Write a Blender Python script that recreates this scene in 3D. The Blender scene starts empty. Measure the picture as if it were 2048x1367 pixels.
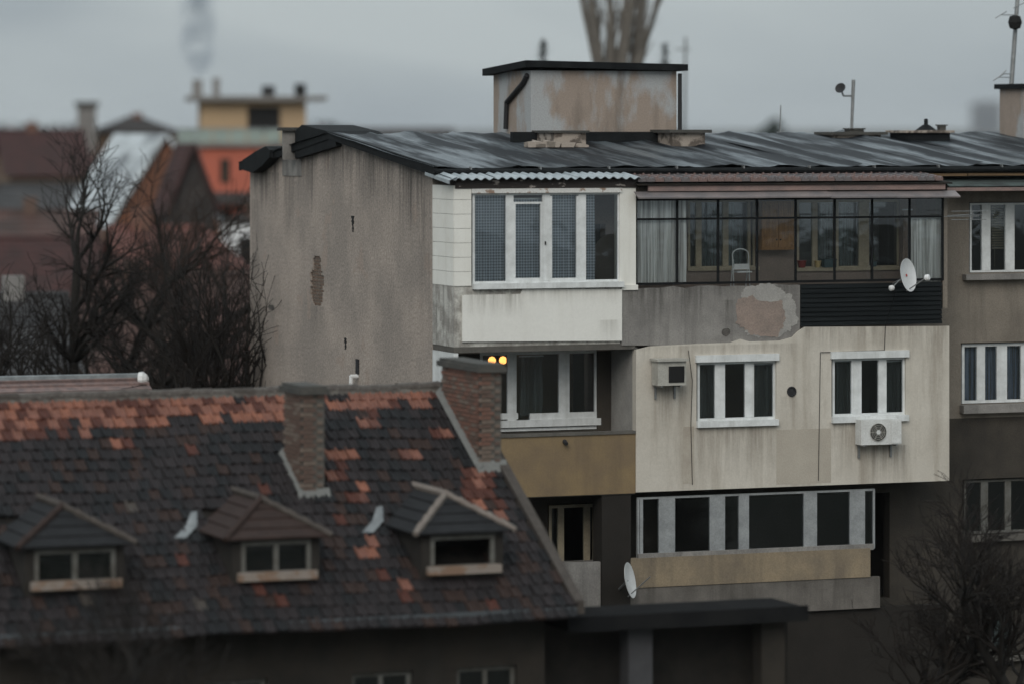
import bpy, math, random
from mathutils import Vector, Matrix
R = math.radians
scene = bpy.context.scene
COL = scene.collection

# ------------------------------------------------------------------ camera
F_PX, HZ, CX, H = 7680.0, 250.0, 1024.0, 13.5      # focal length / horizon row (pixels of a 2048 wide frame), eye height
cam_d = bpy.data.cameras.new('camera'); cam = bpy.data.objects.new('camera', cam_d); COL.objects.link(cam)
cam.location = (0, 0, H); cam.rotation_euler = (R(90), 0, 0)
cam_d.sensor_width = 36; cam_d.lens = 135; cam_d.shift_y = -(683.5 - HZ) / 2048
cam_d.clip_start = 1; cam_d.clip_end = 20000
cam_d.dof.use_dof = True; cam_d.dof.focus_distance = 82.5; cam_d.dof.aperture_fstop = 0.36
scene.camera = cam
scene.view_settings.view_transform = 'Standard'; scene.view_settings.look = 'None'
scene.view_settings.exposure = 0.0; scene.view_settings.gamma = 1

# ------------------------------------------------------------------ overcast sky + weak soft sun
SUN_EL, SUN_AZ = 36, -14           # azimuth measured from the view direction's back: light comes from camera-left
world = bpy.data.worlds.new('World'); scene.world = world; world.use_nodes = True
nt = world.node_tree; nt.nodes.clear()
def N(t, tp, **kw):
    n = t.nodes.new(tp)
    for k, v in kw.items():
        if k in ('i',):
            for a, b in v.items(): n.inputs[a].default_value = b
        else: setattr(n, k, v)
    return n
wo = N(nt, 'ShaderNodeOutputWorld'); bg = N(nt, 'ShaderNodeBackground', i={'Strength': 0.1})
sky = N(nt, 'ShaderNodeTexSky', sky_type='NISHITA'); sky.sun_disc = False
sky.sun_elevation = R(SUN_EL); sky.sun_rotation = R(180 + SUN_AZ); sky.dust_density = 3; sky.air_density = 1.2
tc = N(nt, 'ShaderNodeTexCoord'); sp = N(nt, 'ShaderNodeSeparateXYZ')
nt.links.new(tc.outputs['Generated'], sp.inputs[0])
# cloud deck: horizon to zenith brightening of an overcast sky with faint cloud structure
mx = N(nt, 'ShaderNodeMath', operation='MAXIMUM', i={1: 0.0}); nt.links.new(sp.outputs['Z'], mx.inputs[0])
ov = N(nt, 'ShaderNodeMath', operation='MULTIPLY_ADD', i={1: 1.3, 2: 1.0}); nt.links.new(mx.outputs[0], ov.inputs[0])
mp = N(nt, 'ShaderNodeMapping', i={'Scale': (5, 5, 17), 'Rotation': (0.0, 0.25, 0)}); nt.links.new(tc.outputs['Generated'], mp.inputs[0])
cn = N(nt, 'ShaderNodeTexNoise', i={'Scale': 1.0, 'Detail': 5, 'Roughness': 0.45, 'Distortion': 0.4}); nt.links.new(mp.outputs[0], cn.inputs['Vector'])
cr = N(nt, 'ShaderNodeValToRGB'); nt.links.new(cn.outputs['Fac'], cr.inputs[0])
cr.color_ramp.elements[0].position = 0.36; cr.color_ramp.elements[0].color = (0.315, 0.362, 0.395, 1)
cr.color_ramp.elements[1].position = 0.64; cr.color_ramp.elements[1].color = (0.455, 0.505, 0.52, 1)
vm = N(nt, 'ShaderNodeVectorMath', operation='SCALE'); nt.links.new(cr.outputs[0], vm.inputs[0]); nt.links.new(ov.outputs[0], vm.inputs['Scale'])
vm2 = N(nt, 'ShaderNodeVectorMath', operation='SCALE', i={'Scale': 10.0}); nt.links.new(vm.outputs[0], vm2.inputs[0])
mxs = N(nt, 'ShaderNodeMix', data_type='RGBA', i={'Factor': 0.94})
nt.links.new(sky.outputs[0], mxs.inputs['A']); nt.links.new(vm2.outputs[0], mxs.inputs['B'])
nt.links.new(mxs.outputs['Result'], bg.inputs['Color']); nt.links.new(bg.outputs[0], wo.inputs[0])
sd = bpy.data.lights.new('sun', 'SUN'); sun = bpy.data.objects.new('sun', sd); COL.objects.link(sun)
sd.energy = 1.5; sd.angle = R(40); sd.color = (1.0, 0.94, 0.86)
sun.rotation_euler = (R(90 - SUN_EL), 0, R(SUN_AZ))

# ------------------------------------------------------------------ materials
def mat(name, col, col2=None, amt=0.5, scale=1.2, streak=None, rough=0.85, bump=0.3, bscale=30, spec=0.3, metal=0.0,
        fine=0.12, detail=6, patch=None, drip=None, speck=None, zones=(), zone_col=(0.1, 0.09, 0.08), lo=0.35, hi=0.65, rough2=None, stretch=(1, 1, 1)):
    """col/col2 mottled by noise; streak=(colour, amount, per-metre) vertical weather runs; patch=(colour, scale, threshold)"""
    m = bpy.data.materials.new(name); m.use_nodes = True; t = m.node_tree; b = t.nodes['Principled BSDF']; L = t.links.new
    b.inputs['Roughness'].default_value = rough; b.inputs['Metallic'].default_value = metal
    b.inputs['Specular IOR Level'].default_value = spec
    co = N(t, 'ShaderNodeTexCoord'); v = co.outputs['Object']
    c2 = col2 or tuple(x * 0.62 for x in col)
    ms = N(t, 'ShaderNodeMapping', i={'Scale': stretch}); L(v, ms.inputs[0])
    n1 = N(t, 'ShaderNodeTexNoise', i={'Scale': scale, 'Detail': detail, 'Roughness': 0.6}); L(ms.outputs[0], n1.inputs['Vector'])
    r1 = N(t, 'ShaderNodeMapRange', i={1: lo, 2: hi, 3: 0.0, 4: amt}); L(n1.outputs['Fac'], r1.inputs[0])
    mix = N(t, 'ShaderNodeMix', data_type='RGBA'); mix.inputs['A'].default_value = (*col, 1); mix.inputs['B'].default_value = (*c2, 1)
    L(r1.outputs[0], mix.inputs['Factor']); out = mix.outputs['Result']
    if streak:
        sc, sa, per = streak
        mp = N(t, 'ShaderNodeMapping', i={'Scale': (per, per, 0.22)}); L(v, mp.inputs[0])
        n2 = N(t, 'ShaderNodeTexNoise', i={'Scale': 1.0, 'Detail': 5, 'Roughness': 0.65}); L(mp.outputs[0], n2.inputs['Vector'])
        r2 = N(t, 'ShaderNodeMapRange', i={1: 0.5, 2: 0.74, 3: 0.0, 4: sa}); L(n2.outputs['Fac'], r2.inputs[0])
        m2 = N(t, 'ShaderNodeMix', data_type='RGBA'); L(out, m2.inputs['A']); m2.inputs['B'].default_value = (*sc, 1); L(r2.outputs[0], m2.inputs['Factor'])
        out = m2.outputs['Result']
    if patch:
        pc, psc, th = patch
        n3 = N(t, 'ShaderNodeTexNoise', i={'Scale': psc, 'Detail': 4, 'Roughness': 0.55}); L(v, n3.inputs['Vector'])
        r3 = N(t, 'ShaderNodeMapRange', i={1: th, 2: th + 0.03, 3: 0.0, 4: 0.9}); L(n3.outputs['Fac'], r3.inputs[0])
        m3 = N(t, 'ShaderNodeMix', data_type='RGBA'); L(out, m3.inputs['A']); m3.inputs['B'].default_value = (*pc, 1); L(r3.outputs[0], m3.inputs['Factor'])
        out = m3.outputs['Result']
    if speck:
        pc, psc, th = speck
        n5 = N(t, 'ShaderNodeTexNoise', i={'Scale': psc, 'Detail': 3, 'Roughness': 0.75}); L(v, n5.inputs['Vector'])
        r5 = N(t, 'ShaderNodeMapRange', i={1: th, 2: th + 0.12, 3: 0.0, 4: 0.8}); L(n5.outputs['Fac'], r5.inputs[0])
        m5 = N(t, 'ShaderNodeMix', data_type='RGBA'); L(out, m5.inputs['A']); m5.inputs['B'].default_value = (*pc, 1); L(r5.outputs[0], m5.inputs['Factor']); out = m5.outputs['Result']
    if drip:                                        # dirt runs starting at height z1 and dying out at z0
        dc, z0_, z1_, per = drip
        mp4 = N(t, 'ShaderNodeMapping', i={'Scale': (per, per, 0.12)}); L(v, mp4.inputs[0])
        n4 = N(t, 'ShaderNodeTexNoise', i={'Scale': 1.0, 'Detail': 4, 'Roughness': 0.7}); L(mp4.outputs[0], n4.inputs['Vector'])
        sz = N(t, 'ShaderNodeSeparateXYZ'); L(v, sz.inputs[0])
        r4 = N(t, 'ShaderNodeMapRange', i={1: z0_, 2: z1_, 3: 0.0, 4: 0.34}); L(sz.outputs['Z'], r4.inputs[0])
        a4 = N(t, 'ShaderNodeMath', operation='ADD'); L(n4.outputs['Fac'], a4.inputs[0]); L(r4.outputs[0], a4.inputs[1])
        q4 = N(t, 'ShaderNodeMapRange', i={1: 0.74, 2: 0.92, 3: 0.0, 4: 0.8}); L(a4.outputs[0], q4.inputs[0])
        m4 = N(t, 'ShaderNodeMix', data_type='RGBA'); L(out, m4.inputs['A']); m4.inputs['B'].default_value = (*dc, 1); L(q4.outputs[0], m4.inputs['Factor']); out = m4.outputs['Result']
    if zones:                                       # dirt runs below sills, pipes and edges: (axis, a, b, top, bottom, amount)
        mpz = N(t, 'ShaderNodeMapping', i={'Scale': (7, 7, 0.5)}); L(v, mpz.inputs[0])
        nz = N(t, 'ShaderNodeTexNoise', i={'Scale': 1.0, 'Detail': 5, 'Roughness': 0.7}); L(mpz.outputs[0], nz.inputs['Vector'])
        rz = N(t, 'ShaderNodeMapRange', i={1: 0.36, 2: 0.66, 3: 0.0, 4: 1.0}); L(nz.outputs['Fac'], rz.inputs[0])
        sz = N(t, 'ShaderNodeSeparateXYZ'); L(v, sz.inputs[0])
        def mul(a, b):
            k = N(t, 'ShaderNodeMath', operation='MULTIPLY'); L(a, k.inputs[0]); L(b, k.inputs[1]); return k.outputs[0]
        for axn, ua, ub, zt, zb, am in zones:
            e = min(.15, (ub - ua) / 3)
            l_ = N(t, 'ShaderNodeMapRange', i={1: ua, 2: ua + e, 3: 0.0, 4: 1.0}); L(sz.outputs[axn], l_.inputs[0])
            r_ = N(t, 'ShaderNodeMapRange', i={1: ub - e, 2: ub, 3: 1.0, 4: 0.0}); L(sz.outputs[axn], r_.inputs[0])
            d_ = N(t, 'ShaderNodeMapRange', i={1: zb, 2: zt, 3: 0.0, 4: am}); L(sz.outputs['Z'], d_.inputs[0])
            c_ = N(t, 'ShaderNodeMapRange', i={1: zt - .01, 2: zt + .02, 3: 1.0, 4: 0.0}); L(sz.outputs['Z'], c_.inputs[0])
            fz = mul(mul(mul(l_.outputs[0], r_.outputs[0]), mul(d_.outputs[0], c_.outputs[0])), rz.outputs[0])
            mz = N(t, 'ShaderNodeMix', data_type='RGBA'); L(out, mz.inputs['A']); mz.inputs['B'].default_value = (*zone_col, 1); L(fz, mz.inputs['Factor']); out = mz.outputs['Result']
    nf = N(t, 'ShaderNodeTexNoise', i={'Scale': bscale, 'Detail': 4, 'Roughness': 0.7}); L(v, nf.inputs['Vector'])
    if fine:
        rf = N(t, 'ShaderNodeMapRange', i={1: 0.3, 2: 0.7, 3: 1 - fine * 1.5, 4: 1 + fine}); L(nf.outputs['Fac'], rf.inputs[0])
        vs = N(t, 'ShaderNodeVectorMath', operation='SCALE'); L(out, vs.inputs[0]); L(rf.outputs[0], vs.inputs['Scale']); out = vs.outputs[0]
    L(out, b.inputs['Base Color'])
    if rough2 is not None:
        rr = N(t, 'ShaderNodeMapRange', i={1: lo, 2: hi, 3: rough, 4: rough2}); L(n1.outputs['Fac'], rr.inputs[0]); L(rr.outputs[0], b.inputs['Roughness'])
    if bump:
        bn = N(t, 'ShaderNodeBump', i={'Strength': bump, 'Distance': 0.02}); L(nf.outputs['Fac'], bn.inputs['Height']); L(bn.outputs[0], b.inputs['Normal'])
    return m

def glass_mat(name, tint=(0.75, 0.8, 0.8), rough=0.02, boost=0.0):
    m = bpy.data.materials.new(name); m.use_nodes = True; t = m.node_tree; t.nodes.clear(); L = t.links.new
    o = N(t, 'ShaderNodeOutputMaterial'); mix = N(t, 'ShaderNodeMixShader')
    tr = N(t, 'ShaderNodeBsdfTransparent', i={'Color': (*tint, 1)}); gl = N(t, 'ShaderNodeBsdfGlossy', i={'Roughness': rough, 'Color': (0.9, 0.95, 1, 1)})
    fr = N(t, 'ShaderNodeFresnel', i={'IOR': 1.52}); ad = N(t, 'ShaderNodeMath', operation='ADD', i={1: boost}); L(fr.outputs[0], ad.inputs[0])
    tcx = N(t, 'ShaderNodeTexCoord'); nz = N(t, 'ShaderNodeTexNoise', i={'Scale': 1.7, 'Detail': 2}); L(tcx.outputs['Object'], nz.inputs['Vector'])
    bn = N(t, 'ShaderNodeBump', i={'Strength': 0.06, 'Distance': 0.05}); L(nz.outputs['Fac'], bn.inputs['Height']); L(bn.outputs[0], gl.inputs['Normal'])
    L(ad.outputs[0], mix.inputs[0]); L(tr.outputs[0], mix.inputs[1]); L(gl.outputs[0], mix.inputs[2]); L(mix.outputs[0], o.inputs[0])
    return m

def cloth_mat(name, col, opacity=0.75, lace=False):
    m = bpy.data.materials.new(name); m.use_nodes = True; t = m.node_tree; t.nodes.clear(); L = t.links.new
    o = N(t, 'ShaderNodeOutputMaterial'); mix = N(t, 'ShaderNodeMixShader', i={0: opacity})
    tr = N(t, 'ShaderNodeBsdfTransparent'); df = N(t, 'ShaderNodeBsdfDiffuse', i={'Color': (*col, 1)})
    tl = N(t, 'ShaderNodeBsdfTranslucent', i={'Color': (*col, 1)}); ad = N(t, 'ShaderNodeMixShader', i={0: 0.15})
    L(df.outputs[0], ad.inputs[1]); L(tl.outputs[0], ad.inputs[2])
    L(tr.outputs[0], mix.inputs[1]); L(ad.outputs[0], mix.inputs[2]); L(mix.outputs[0], o.inputs[0])
    tcx = N(t, 'ShaderNodeTexCoord')
    if lace:
        sx = N(t, 'ShaderNodeSeparateXYZ'); L(tcx.outputs['Object'], sx.inputs[0])
        def wave(k, ph):
            a = N(t, 'ShaderNodeMath', operation='MULTIPLY', i={1: k}); s = N(t, 'ShaderNodeMath', operation='SINE'); return a, s
        p = N(t, 'ShaderNodeMath', operation='ADD'); q = N(t, 'ShaderNodeMath', operation='SUBTRACT')
        L(sx.outputs['X'], p.inputs[0]); L(sx.outputs['Z'], p.inputs[1]); L(sx.outputs['X'], q.inputs[0]); L(sx.outputs['Z'], q.inputs[1])
        a, s = wave(52, 0); L(p.outputs[0], a.inputs[0]); L(a.outputs[0], s.inputs[0])
        a2, s2 = wave(52, 0); L(q.outputs[0], a2.inputs[0]); L(a2.outputs[0], s2.inputs[0])
        mm = N(t, 'ShaderNodeMath', operation='MULTIPLY'); L(s.outputs[0], mm.inputs[0]); L(s2.outputs[0], mm.inputs[1])
        rg = N(t, 'ShaderNodeMapRange', i={1: -0.25, 2: 0.2, 3: opacity * 0.45, 4: opacity}); L(mm.outputs[0], rg.inputs[0]); L(rg.outputs[0], mix.inputs[0])
    else:
        mpc = N(t, 'ShaderNodeMapping', i={'Scale': (16, 0.01, 0.35)}); L(tcx.outputs['Object'], mpc.inputs[0])
        nz = N(t, 'ShaderNodeTexNoise', i={'Scale': 1.0, 'Detail': 3, 'Roughness': 0.6}); L(mpc.outputs[0], nz.inputs['Vector'])
        rg = N(t, 'ShaderNodeMapRange', i={1: 0.36, 2: 0.6, 3: opacity * 0.3, 4: opacity}); L(nz.outputs['Fac'], rg.inputs[0]); L(rg.outputs[0], mix.inputs[0])
    return m

def emit_mat(name, col, s):
    m = bpy.data.materials.new(name); m.use_nodes = True; b = m.node_tree.nodes['Principled BSDF']
    b.inputs['Base Color'].default_value = (*col, 1); b.inputs['Emission Color'].default_value = (*col, 1); b.inputs['Emission Strength'].default_value = s
    return m

M = {}
M['ground'] = mat('ground', (0.06, 0.055, 0.045), (0.03, 0.035, 0.022), amt=0.9, scale=0.08, bscale=3)
M['stain'] = mat('black_run_stain', (0.06, 0.055, 0.05), (0.12, 0.11, 0.1), amt=0.8, scale=4, fine=0.3)
M['white_wall'] = mat('white_painted_block', (0.74, 0.735, 0.69), (0.66, 0.65, 0.6), amt=0.7, scale=1.6, streak=((0.5, 0.48, 0.42), 0.35, 4), bump=0.15, bscale=40, fine=0.05)
M['peeled'] = mat('peeled_concrete', (0.30, 0.285, 0.26), (0.55, 0.54, 0.5), amt=0.9, scale=2.2, streak=((0.08, 0.075, 0.07), 0.85, 5), bump=0.5, fine=0.2, lo=0.45, hi=0.6)
M['lower_concrete'] = mat('brown_grey_concrete', (0.17, 0.155, 0.14), (0.085, 0.078, 0.07), amt=0.9, scale=1.1, streak=((0.05, 0.046, 0.04), 0.7, 2.5), bump=0.4)
M['plaster_pink'] = mat('exposed_pink_plaster', (0.30, 0.235, 0.20), (0.2, 0.165, 0.145), amt=0.8, scale=2.5, bump=0.4, fine=0.15)
M['plaster_pale'] = mat('pale_filler', (0.33, 0.32, 0.30), (0.24, 0.232, 0.222), amt=0.7, scale=3, bump=0.3)
M['cream_dark'] = mat('darker_render_patch', (0.435, 0.395, 0.335), (0.36, 0.325, 0.275), amt=0.7, scale=1.2, fine=0.06)
M['cream_brown'] = mat('brown_render_run', (0.45, 0.41, 0.35), (0.34, 0.3, 0.25), amt=0.9, scale=2.2, fine=0.06)
M['taupe'] = mat('taupe_render', (0.235, 0.205, 0.17), (0.15, 0.13, 0.108), amt=0.8, scale=0.9, streak=((0.09, 0.08, 0.07), 0.6, 2.0), bump=0.4, fine=0.15)
M['shade_umber'] = mat('shade_umber_render', (0.06, 0.051, 0.041), (0.03, 0.027, 0.023), amt=0.9, scale=0.9, streak=((0.03, 0.027, 0.024), 0.6, 2.0), bump=0.4)  # dark tone puts the shade of recesses and lower storeys into the wall colour
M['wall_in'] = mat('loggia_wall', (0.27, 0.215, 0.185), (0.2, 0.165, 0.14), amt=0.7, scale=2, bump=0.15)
M['yellow'] = mat('ochre_parapet', (0.235, 0.17, 0.092), (0.165, 0.122, 0.08), amt=0.8, scale=1.3, streak=((0.12, 0.09, 0.06), 0.6, 2.2), bump=0.25, fine=0.08)
M['ochre_pale'] = mat('pale_ochre_band', (0.27, 0.215, 0.145), (0.17, 0.14, 0.105), amt=0.9, scale=1.4, streak=((0.1, 0.085, 0.07), 0.6, 2.5), bump=0.25)
M['room'] = mat('dim_room', (0.10, 0.09, 0.08), scale=1)
M['room_ochre'] = mat('ochre_room', (0.26, 0.2, 0.12), scale=1)
M['slab'] = mat('slab_concrete', (0.12, 0.112, 0.1), amt=0.7, scale=2, streak=((0.05, 0.05, 0.045), 0.6, 4))
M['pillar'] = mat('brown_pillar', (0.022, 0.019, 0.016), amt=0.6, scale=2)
M['white_frame'] = mat('white_window_frame', (0.68, 0.70, 0.70), (0.5, 0.515, 0.51), amt=0.8, scale=4, streak=((0.4, 0.4, 0.38), 0.5, 6), rough=0.45, bump=0, fine=0.04)
M['cream_frame'] = mat('cream_old_frame', (0.42, 0.36, 0.26), (0.3, 0.26, 0.19), amt=0.7, scale=5, rough=0.6, bump=0.1)
M['black_metal'] = mat('black_steel', (0.01, 0.011, 0.012), scale=6, rough=0.6, bump=0.1, spec=0.12)
M['black_slat'] = mat('black_slat', (0.006, 0.008, 0.009), (0.014, 0.017, 0.018), amt=0.7, scale=3, rough=0.65, spec=0.1, bump=0.1, stretch=(0.3, 1, 6))
M['dark_fascia'] = mat('tarred_board', (0.01, 0.01, 0.01), (0.03, 0.025, 0.02), amt=0.8, scale=3, rough=0.8, spec=0.1)
M['wood_strip'] = mat('old_wood_board', (0.22, 0.14, 0.075), (0.12, 0.085, 0.055), amt=0.8, scale=4, stretch=(0.4, 3, 3))
M['pink_board'] = mat('faded_red_board', (0.27, 0.185, 0.165), (0.15, 0.12, 0.115), amt=0.9, scale=3, stretch=(0.6, 2, 2), rough=0.6)
M['flash_grey'] = mat('grey_pink_flashing', (0.2, 0.17, 0.165), (0.12, 0.115, 0.12), amt=0.9, scale=2, rough=0.45, spec=0.5)
M['peel_beam'] = mat('peeling_beam', (0.035, 0.03, 0.028), (0.4, 0.36, 0.33), amt=0.9, scale=5, lo=0.6, hi=0.66, stretch=(0.7, 1, 1.4))
M['peel_white'] = mat('peeling_white_strip', (0.62, 0.62, 0.6), (0.25, 0.16, 0.11), amt=0.9, scale=5, lo=0.56, hi=0.62)
M['corrugated'] = mat('corrugated_grey_sheet', (0.36, 0.4, 0.42), (0.22, 0.26, 0.28), amt=0.8, scale=2.5, rough=0.4, spec=0.5, bump=0.15)
M['bitumen'] = mat('wet_bitumen_sheet', (0.006, 0.008, 0.011), (0.10, 0.118, 0.13), amt=1.0, scale=1.0, rough=0.6, rough2=0.3, spec=0.22, bump=0.3, bscale=9, stretch=(1.9, 0.2, 1), fine=0.2, lo=0.46, hi=0.62)
M['bitumen_edge'] = mat('bitumen_edge', (0.007, 0.008, 0.009), (0.016, 0.018, 0.019), amt=0.8, scale=3, rough=0.75, spec=0.12)
M['green_sheet'] = mat('old_green_sheet', (0.1, 0.13, 0.125), (0.05, 0.055, 0.055), amt=0.9, scale=3, rough=0.45, stretch=(0.6, 2, 1))
M['pent'] = mat('stained_penthouse_plaster', (0.30, 0.245, 0.205), (0.36, 0.37, 0.375), amt=1.0, scale=0.75, streak=((0.10, 0.085, 0.07), 0.85, 1.1), bump=0.4, lo=0.46, hi=0.54, stretch=(1, 1, 0.45))
M['chim_plaster'] = mat('broken_chimney_plaster', (0.36, 0.31, 0.265), (0.11, 0.09, 0.075), amt=0.95, scale=3.0, bump=0.6, lo=0.5, hi=0.58)
M['dark_cap'] = mat('dark_concrete_cap', (0.05, 0.05, 0.047), (0.09, 0.085, 0.075), amt=0.8, scale=4)
M['pipe'] = mat('dark_pipe', (0.03, 0.03, 0.032), scale=3, rough=0.6, spec=0.2)
M['steel'] = mat('dull_galvanised', (0.3, 0.31, 0.31), (0.18, 0.18, 0.18), amt=0.7, scale=6, rough=0.4, metal=0.6)
M['dish'] = mat('white_dish', (0.7, 0.71, 0.71), (0.55, 0.55, 0.54), amt=0.6, scale=4, rough=0.4, bump=0, fine=0.03)
M['red_print'] = mat('red_print', (0.5, 0.08, 0.07), bump=0)
M['ac_white'] = mat('white_ac_casing', (0.66, 0.67, 0.66), (0.5, 0.5, 0.48), amt=0.7, scale=3, rough=0.45, bump=0)
M['ac_old'] = mat('grey_ac_casing', (0.42, 0.41, 0.37), (0.3, 0.29, 0.26), amt=0.7, scale=4, rough=0.5)
M['black'] = mat('black_hole', (0.012, 0.012, 0.012), bump=0)
M['cab_wood'] = mat('orange_pine', (0.36, 0.19, 0.075), (0.22, 0.115, 0.045), amt=0.9, scale=6, rough=0.5, stretch=(4, 4, 0.4), bump=0.1)
M['red_pot'] = mat('red_pot', (0.25, 0.035, 0.03), rough=0.4, bump=0)
M['yellow_cup'] = mat('yellow_cup', (0.55, 0.42, 0.2), rough=0.4, bump=0)
M['teal'] = mat('teal_box', (0.05, 0.09, 0.1), rough=0.5, bump=0)
M['soil'] = mat('plant_green', (0.03, 0.05, 0.02), bump=0)
M['glass'] = glass_mat('window_glass', (0.955, 0.97, 0.97), boost=0.0)
M['glass_dark'] = glass_mat('loggia_glass', (0.98, 0.99, 0.99), boost=-0.01)
M['lace'] = cloth_mat('lace_curtain', (0.5, 0.56, 0.63), 0.9, True)
M['net'] = cloth_mat('net_curtain', (0.82, 0.84, 0.82), 0.96)
M['net_dim'] = cloth_mat('dim_net_curtain', (0.25, 0.3, 0.3), 0.7)
M['net_faint'] = cloth_mat('faint_net_curtain', (0.16, 0.19, 0.19), 0.55)
M['blue_cur'] = cloth_mat('blue_grey_curtain', (0.24, 0.29, 0.37), 0.9)
M['blind'] = mat('slatted_blind', (0.22, 0.2, 0.14), rough=0.6, bump=0)
M['bulb'] = emit_mat('lit_globe', (1.0, 0.4, 0.1), 2.6)
M['brick'] = mat('sooty_brick', (0.14, 0.085, 0.065), (0.09, 0.07, 0.06), amt=0.9, scale=4, fine=0.25)
M['brick2'] = mat('red_brick', (0.2, 0.095, 0.068), (0.12, 0.08, 0.065), amt=0.9, scale=4, fine=0.25)
M['brick3'] = mat('mortar_smeared_brick', (0.2, 0.155, 0.125), (0.11, 0.085, 0.07), amt=0.9, scale=4, fine=0.25)
M['mortar'] = mat('mortar', (0.2, 0.17, 0.145), scale=5, bump=0.5)
M['mortar_pale'] = mat('pale_mortar', (0.33, 0.29, 0.25), (0.22, 0.19, 0.16), amt=0.8, scale=6, bump=0.5)
M['brick_gable'] = mat('weathered_gable_brick', (0.2, 0.135, 0.1), (0.12, 0.09, 0.07), amt=0.9, scale=7, fine=0.25)
M['flash_light'] = mat('light_mortar_flashing', (0.16, 0.163, 0.155), (0.13, 0.13, 0.125), amt=0.8, scale=5)
M['zinc'] = mat('zinc_flashing', (0.2, 0.215, 0.22), (0.1, 0.11, 0.115), amt=0.8, scale=4, rough=0.4)
TILE = ['t_rust', 't_dark', 't_dark2', 't_dark3', 't_brown', 't_red', 't_orange', 't_orange2', 't_lichen']
tcol = [(0.12, 0.055, 0.042), (0.024, 0.021, 0.022), (0.031, 0.026, 0.027), (0.018, 0.0185, 0.02), (0.042, 0.027, 0.023), (0.09, 0.036, 0.027), (0.255, 0.108, 0.072), (0.21, 0.096, 0.07), (0.075, 0.064, 0.056)]
for n_, c_ in zip(TILE, tcol):
    M[n_] = mat('roof_tile_' + n_[2:], c_, tuple(x * 0.6 for x in c_), amt=0.8, scale=6, rough=0.7, bump=0.4, fine=0.25, spec=0.15)
M['tile_pink'] = mat('faded_pantile', (0.22, 0.15, 0.135), (0.11, 0.09, 0.09), amt=0.9, scale=5, rough=0.5)
M['tile_pink2'] = mat('grey_pantile', (0.17, 0.15, 0.15), (0.08, 0.075, 0.078), amt=0.9, scale=5, rough=0.45)
M['ridge'] = mat('lichen_ridge_tile', (0.15, 0.14, 0.125), (0.06, 0.05, 0.045), amt=0.9, scale=4, bump=0.5, fine=0.25)
M['hip'] = mat('pale_hip_tile', (0.19, 0.165, 0.145), (0.14, 0.115, 0.1), amt=0.8, scale=4, fine=0.2)
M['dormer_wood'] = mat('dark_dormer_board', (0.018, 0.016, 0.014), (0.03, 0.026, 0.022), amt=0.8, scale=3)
M['old_frame'] = mat('weathered_frame', (0.13, 0.13, 0.12), (0.08, 0.075, 0.065), amt=0.9, scale=5)
M['grey_frame'] = mat('grey_white_frame', (0.3, 0.315, 0.32), (0.2, 0.21, 0.215), amt=0.8, scale=4, rough=0.6)
M['sill_wood'] = mat('bleached_sill', (0.2, 0.13, 0.09), (0.24, 0.21, 0.185), amt=0.9, scale=3, lo=0.45, hi=0.55)
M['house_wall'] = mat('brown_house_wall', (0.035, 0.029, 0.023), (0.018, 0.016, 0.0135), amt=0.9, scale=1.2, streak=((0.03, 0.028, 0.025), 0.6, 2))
M['gutter'] = mat('grey_gutter', (0.05, 0.056, 0.06), (0.028, 0.03, 0.032), amt=0.8, scale=3, rough=0.6, spec=0.2)
M['post_grey'] = mat('grey_post', (0.06, 0.06, 0.064), scale=3)
M['bark'] = mat('dark_bark', (0.011, 0.0095, 0.0085), (0.02, 0.017, 0.014), amt=0.8, scale=3, bump=0.6)
M['twig'] = mat('dark_twig', (0.012, 0.0095, 0.008), (0.02, 0.015, 0.012), amt=0.8, scale=1.5, bump=0)
M['twig_rust'] = mat('rusty_twig', (0.035, 0.02, 0.012), (0.017, 0.012, 0.01), amt=0.8, scale=1.5, bump=0)
M['pop_bark'] = mat('poplar_bark', (0.19, 0.172, 0.15), (0.12, 0.108, 0.095), amt=0.8, scale=2, bump=0.4)
M['conifer'] = mat('conifer_green', (0.035, 0.05, 0.04), (0.02, 0.03, 0.025), amt=0.8, scale=2, bump=0)
M['far_tree'] = mat('far_evergreen', (0.03, 0.042, 0.035), (0.018, 0.025, 0.022), amt=0.8, scale=0.6, bump=0)
M['orange_wall'] = mat('salmon_render', (0.44, 0.125, 0.08), (0.36, 0.11, 0.075), amt=0.7, scale=0.6, bump=0.1)
M['pent_yellow'] = mat('buff_render', (0.44, 0.31, 0.185), (0.36, 0.26, 0.165), amt=0.7, scale=0.6, bump=0.1)
M['roof_dark'] = mat('dark_roofing', (0.035, 0.033, 0.033), (0.06, 0.05, 0.046), amt=0.8, scale=0.8)
M['roof_red'] = mat('red_clay_courses', (0.15, 0.06, 0.047), (0.085, 0.042, 0.036), amt=0.9, scale=1.2, rough=0.6)
M['roof_maroon'] = mat('maroon_courses', (0.06, 0.028, 0.026), (0.035, 0.022, 0.021), amt=0.9, scale=1.2)
M['roof_brown'] = mat('brown_courses', (0.045, 0.03, 0.026), (0.1, 0.055, 0.046), amt=0.9, scale=0.8, rough=0.55)
M['roof_grey'] = mat('grey_slate_courses', (0.03, 0.03, 0.032), (0.055, 0.053, 0.053), amt=0.9, scale=0.8, rough=0.5)
M['metal_roof'] = mat('pale_zinc_roof', (0.5, 0.54, 0.56), (0.13, 0.14, 0.15), amt=0.9, scale=0.6, rough=0.45, bump=0.1, lo=0.44, hi=0.6)
M['brown_wall'] = mat('brown_wall', (0.17, 0.115, 0.075), (0.12, 0.085, 0.06), amt=0.8, scale=0.7)
M['cream_wall'] = mat('pale_cream_wall', (0.46, 0.4, 0.32), scale=0.6, amt=0.3)
M['rust_wall'] = mat('rust_wall', (0.2, 0.085, 0.05), (0.1, 0.055, 0.04), amt=0.8, scale=0.6)
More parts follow.
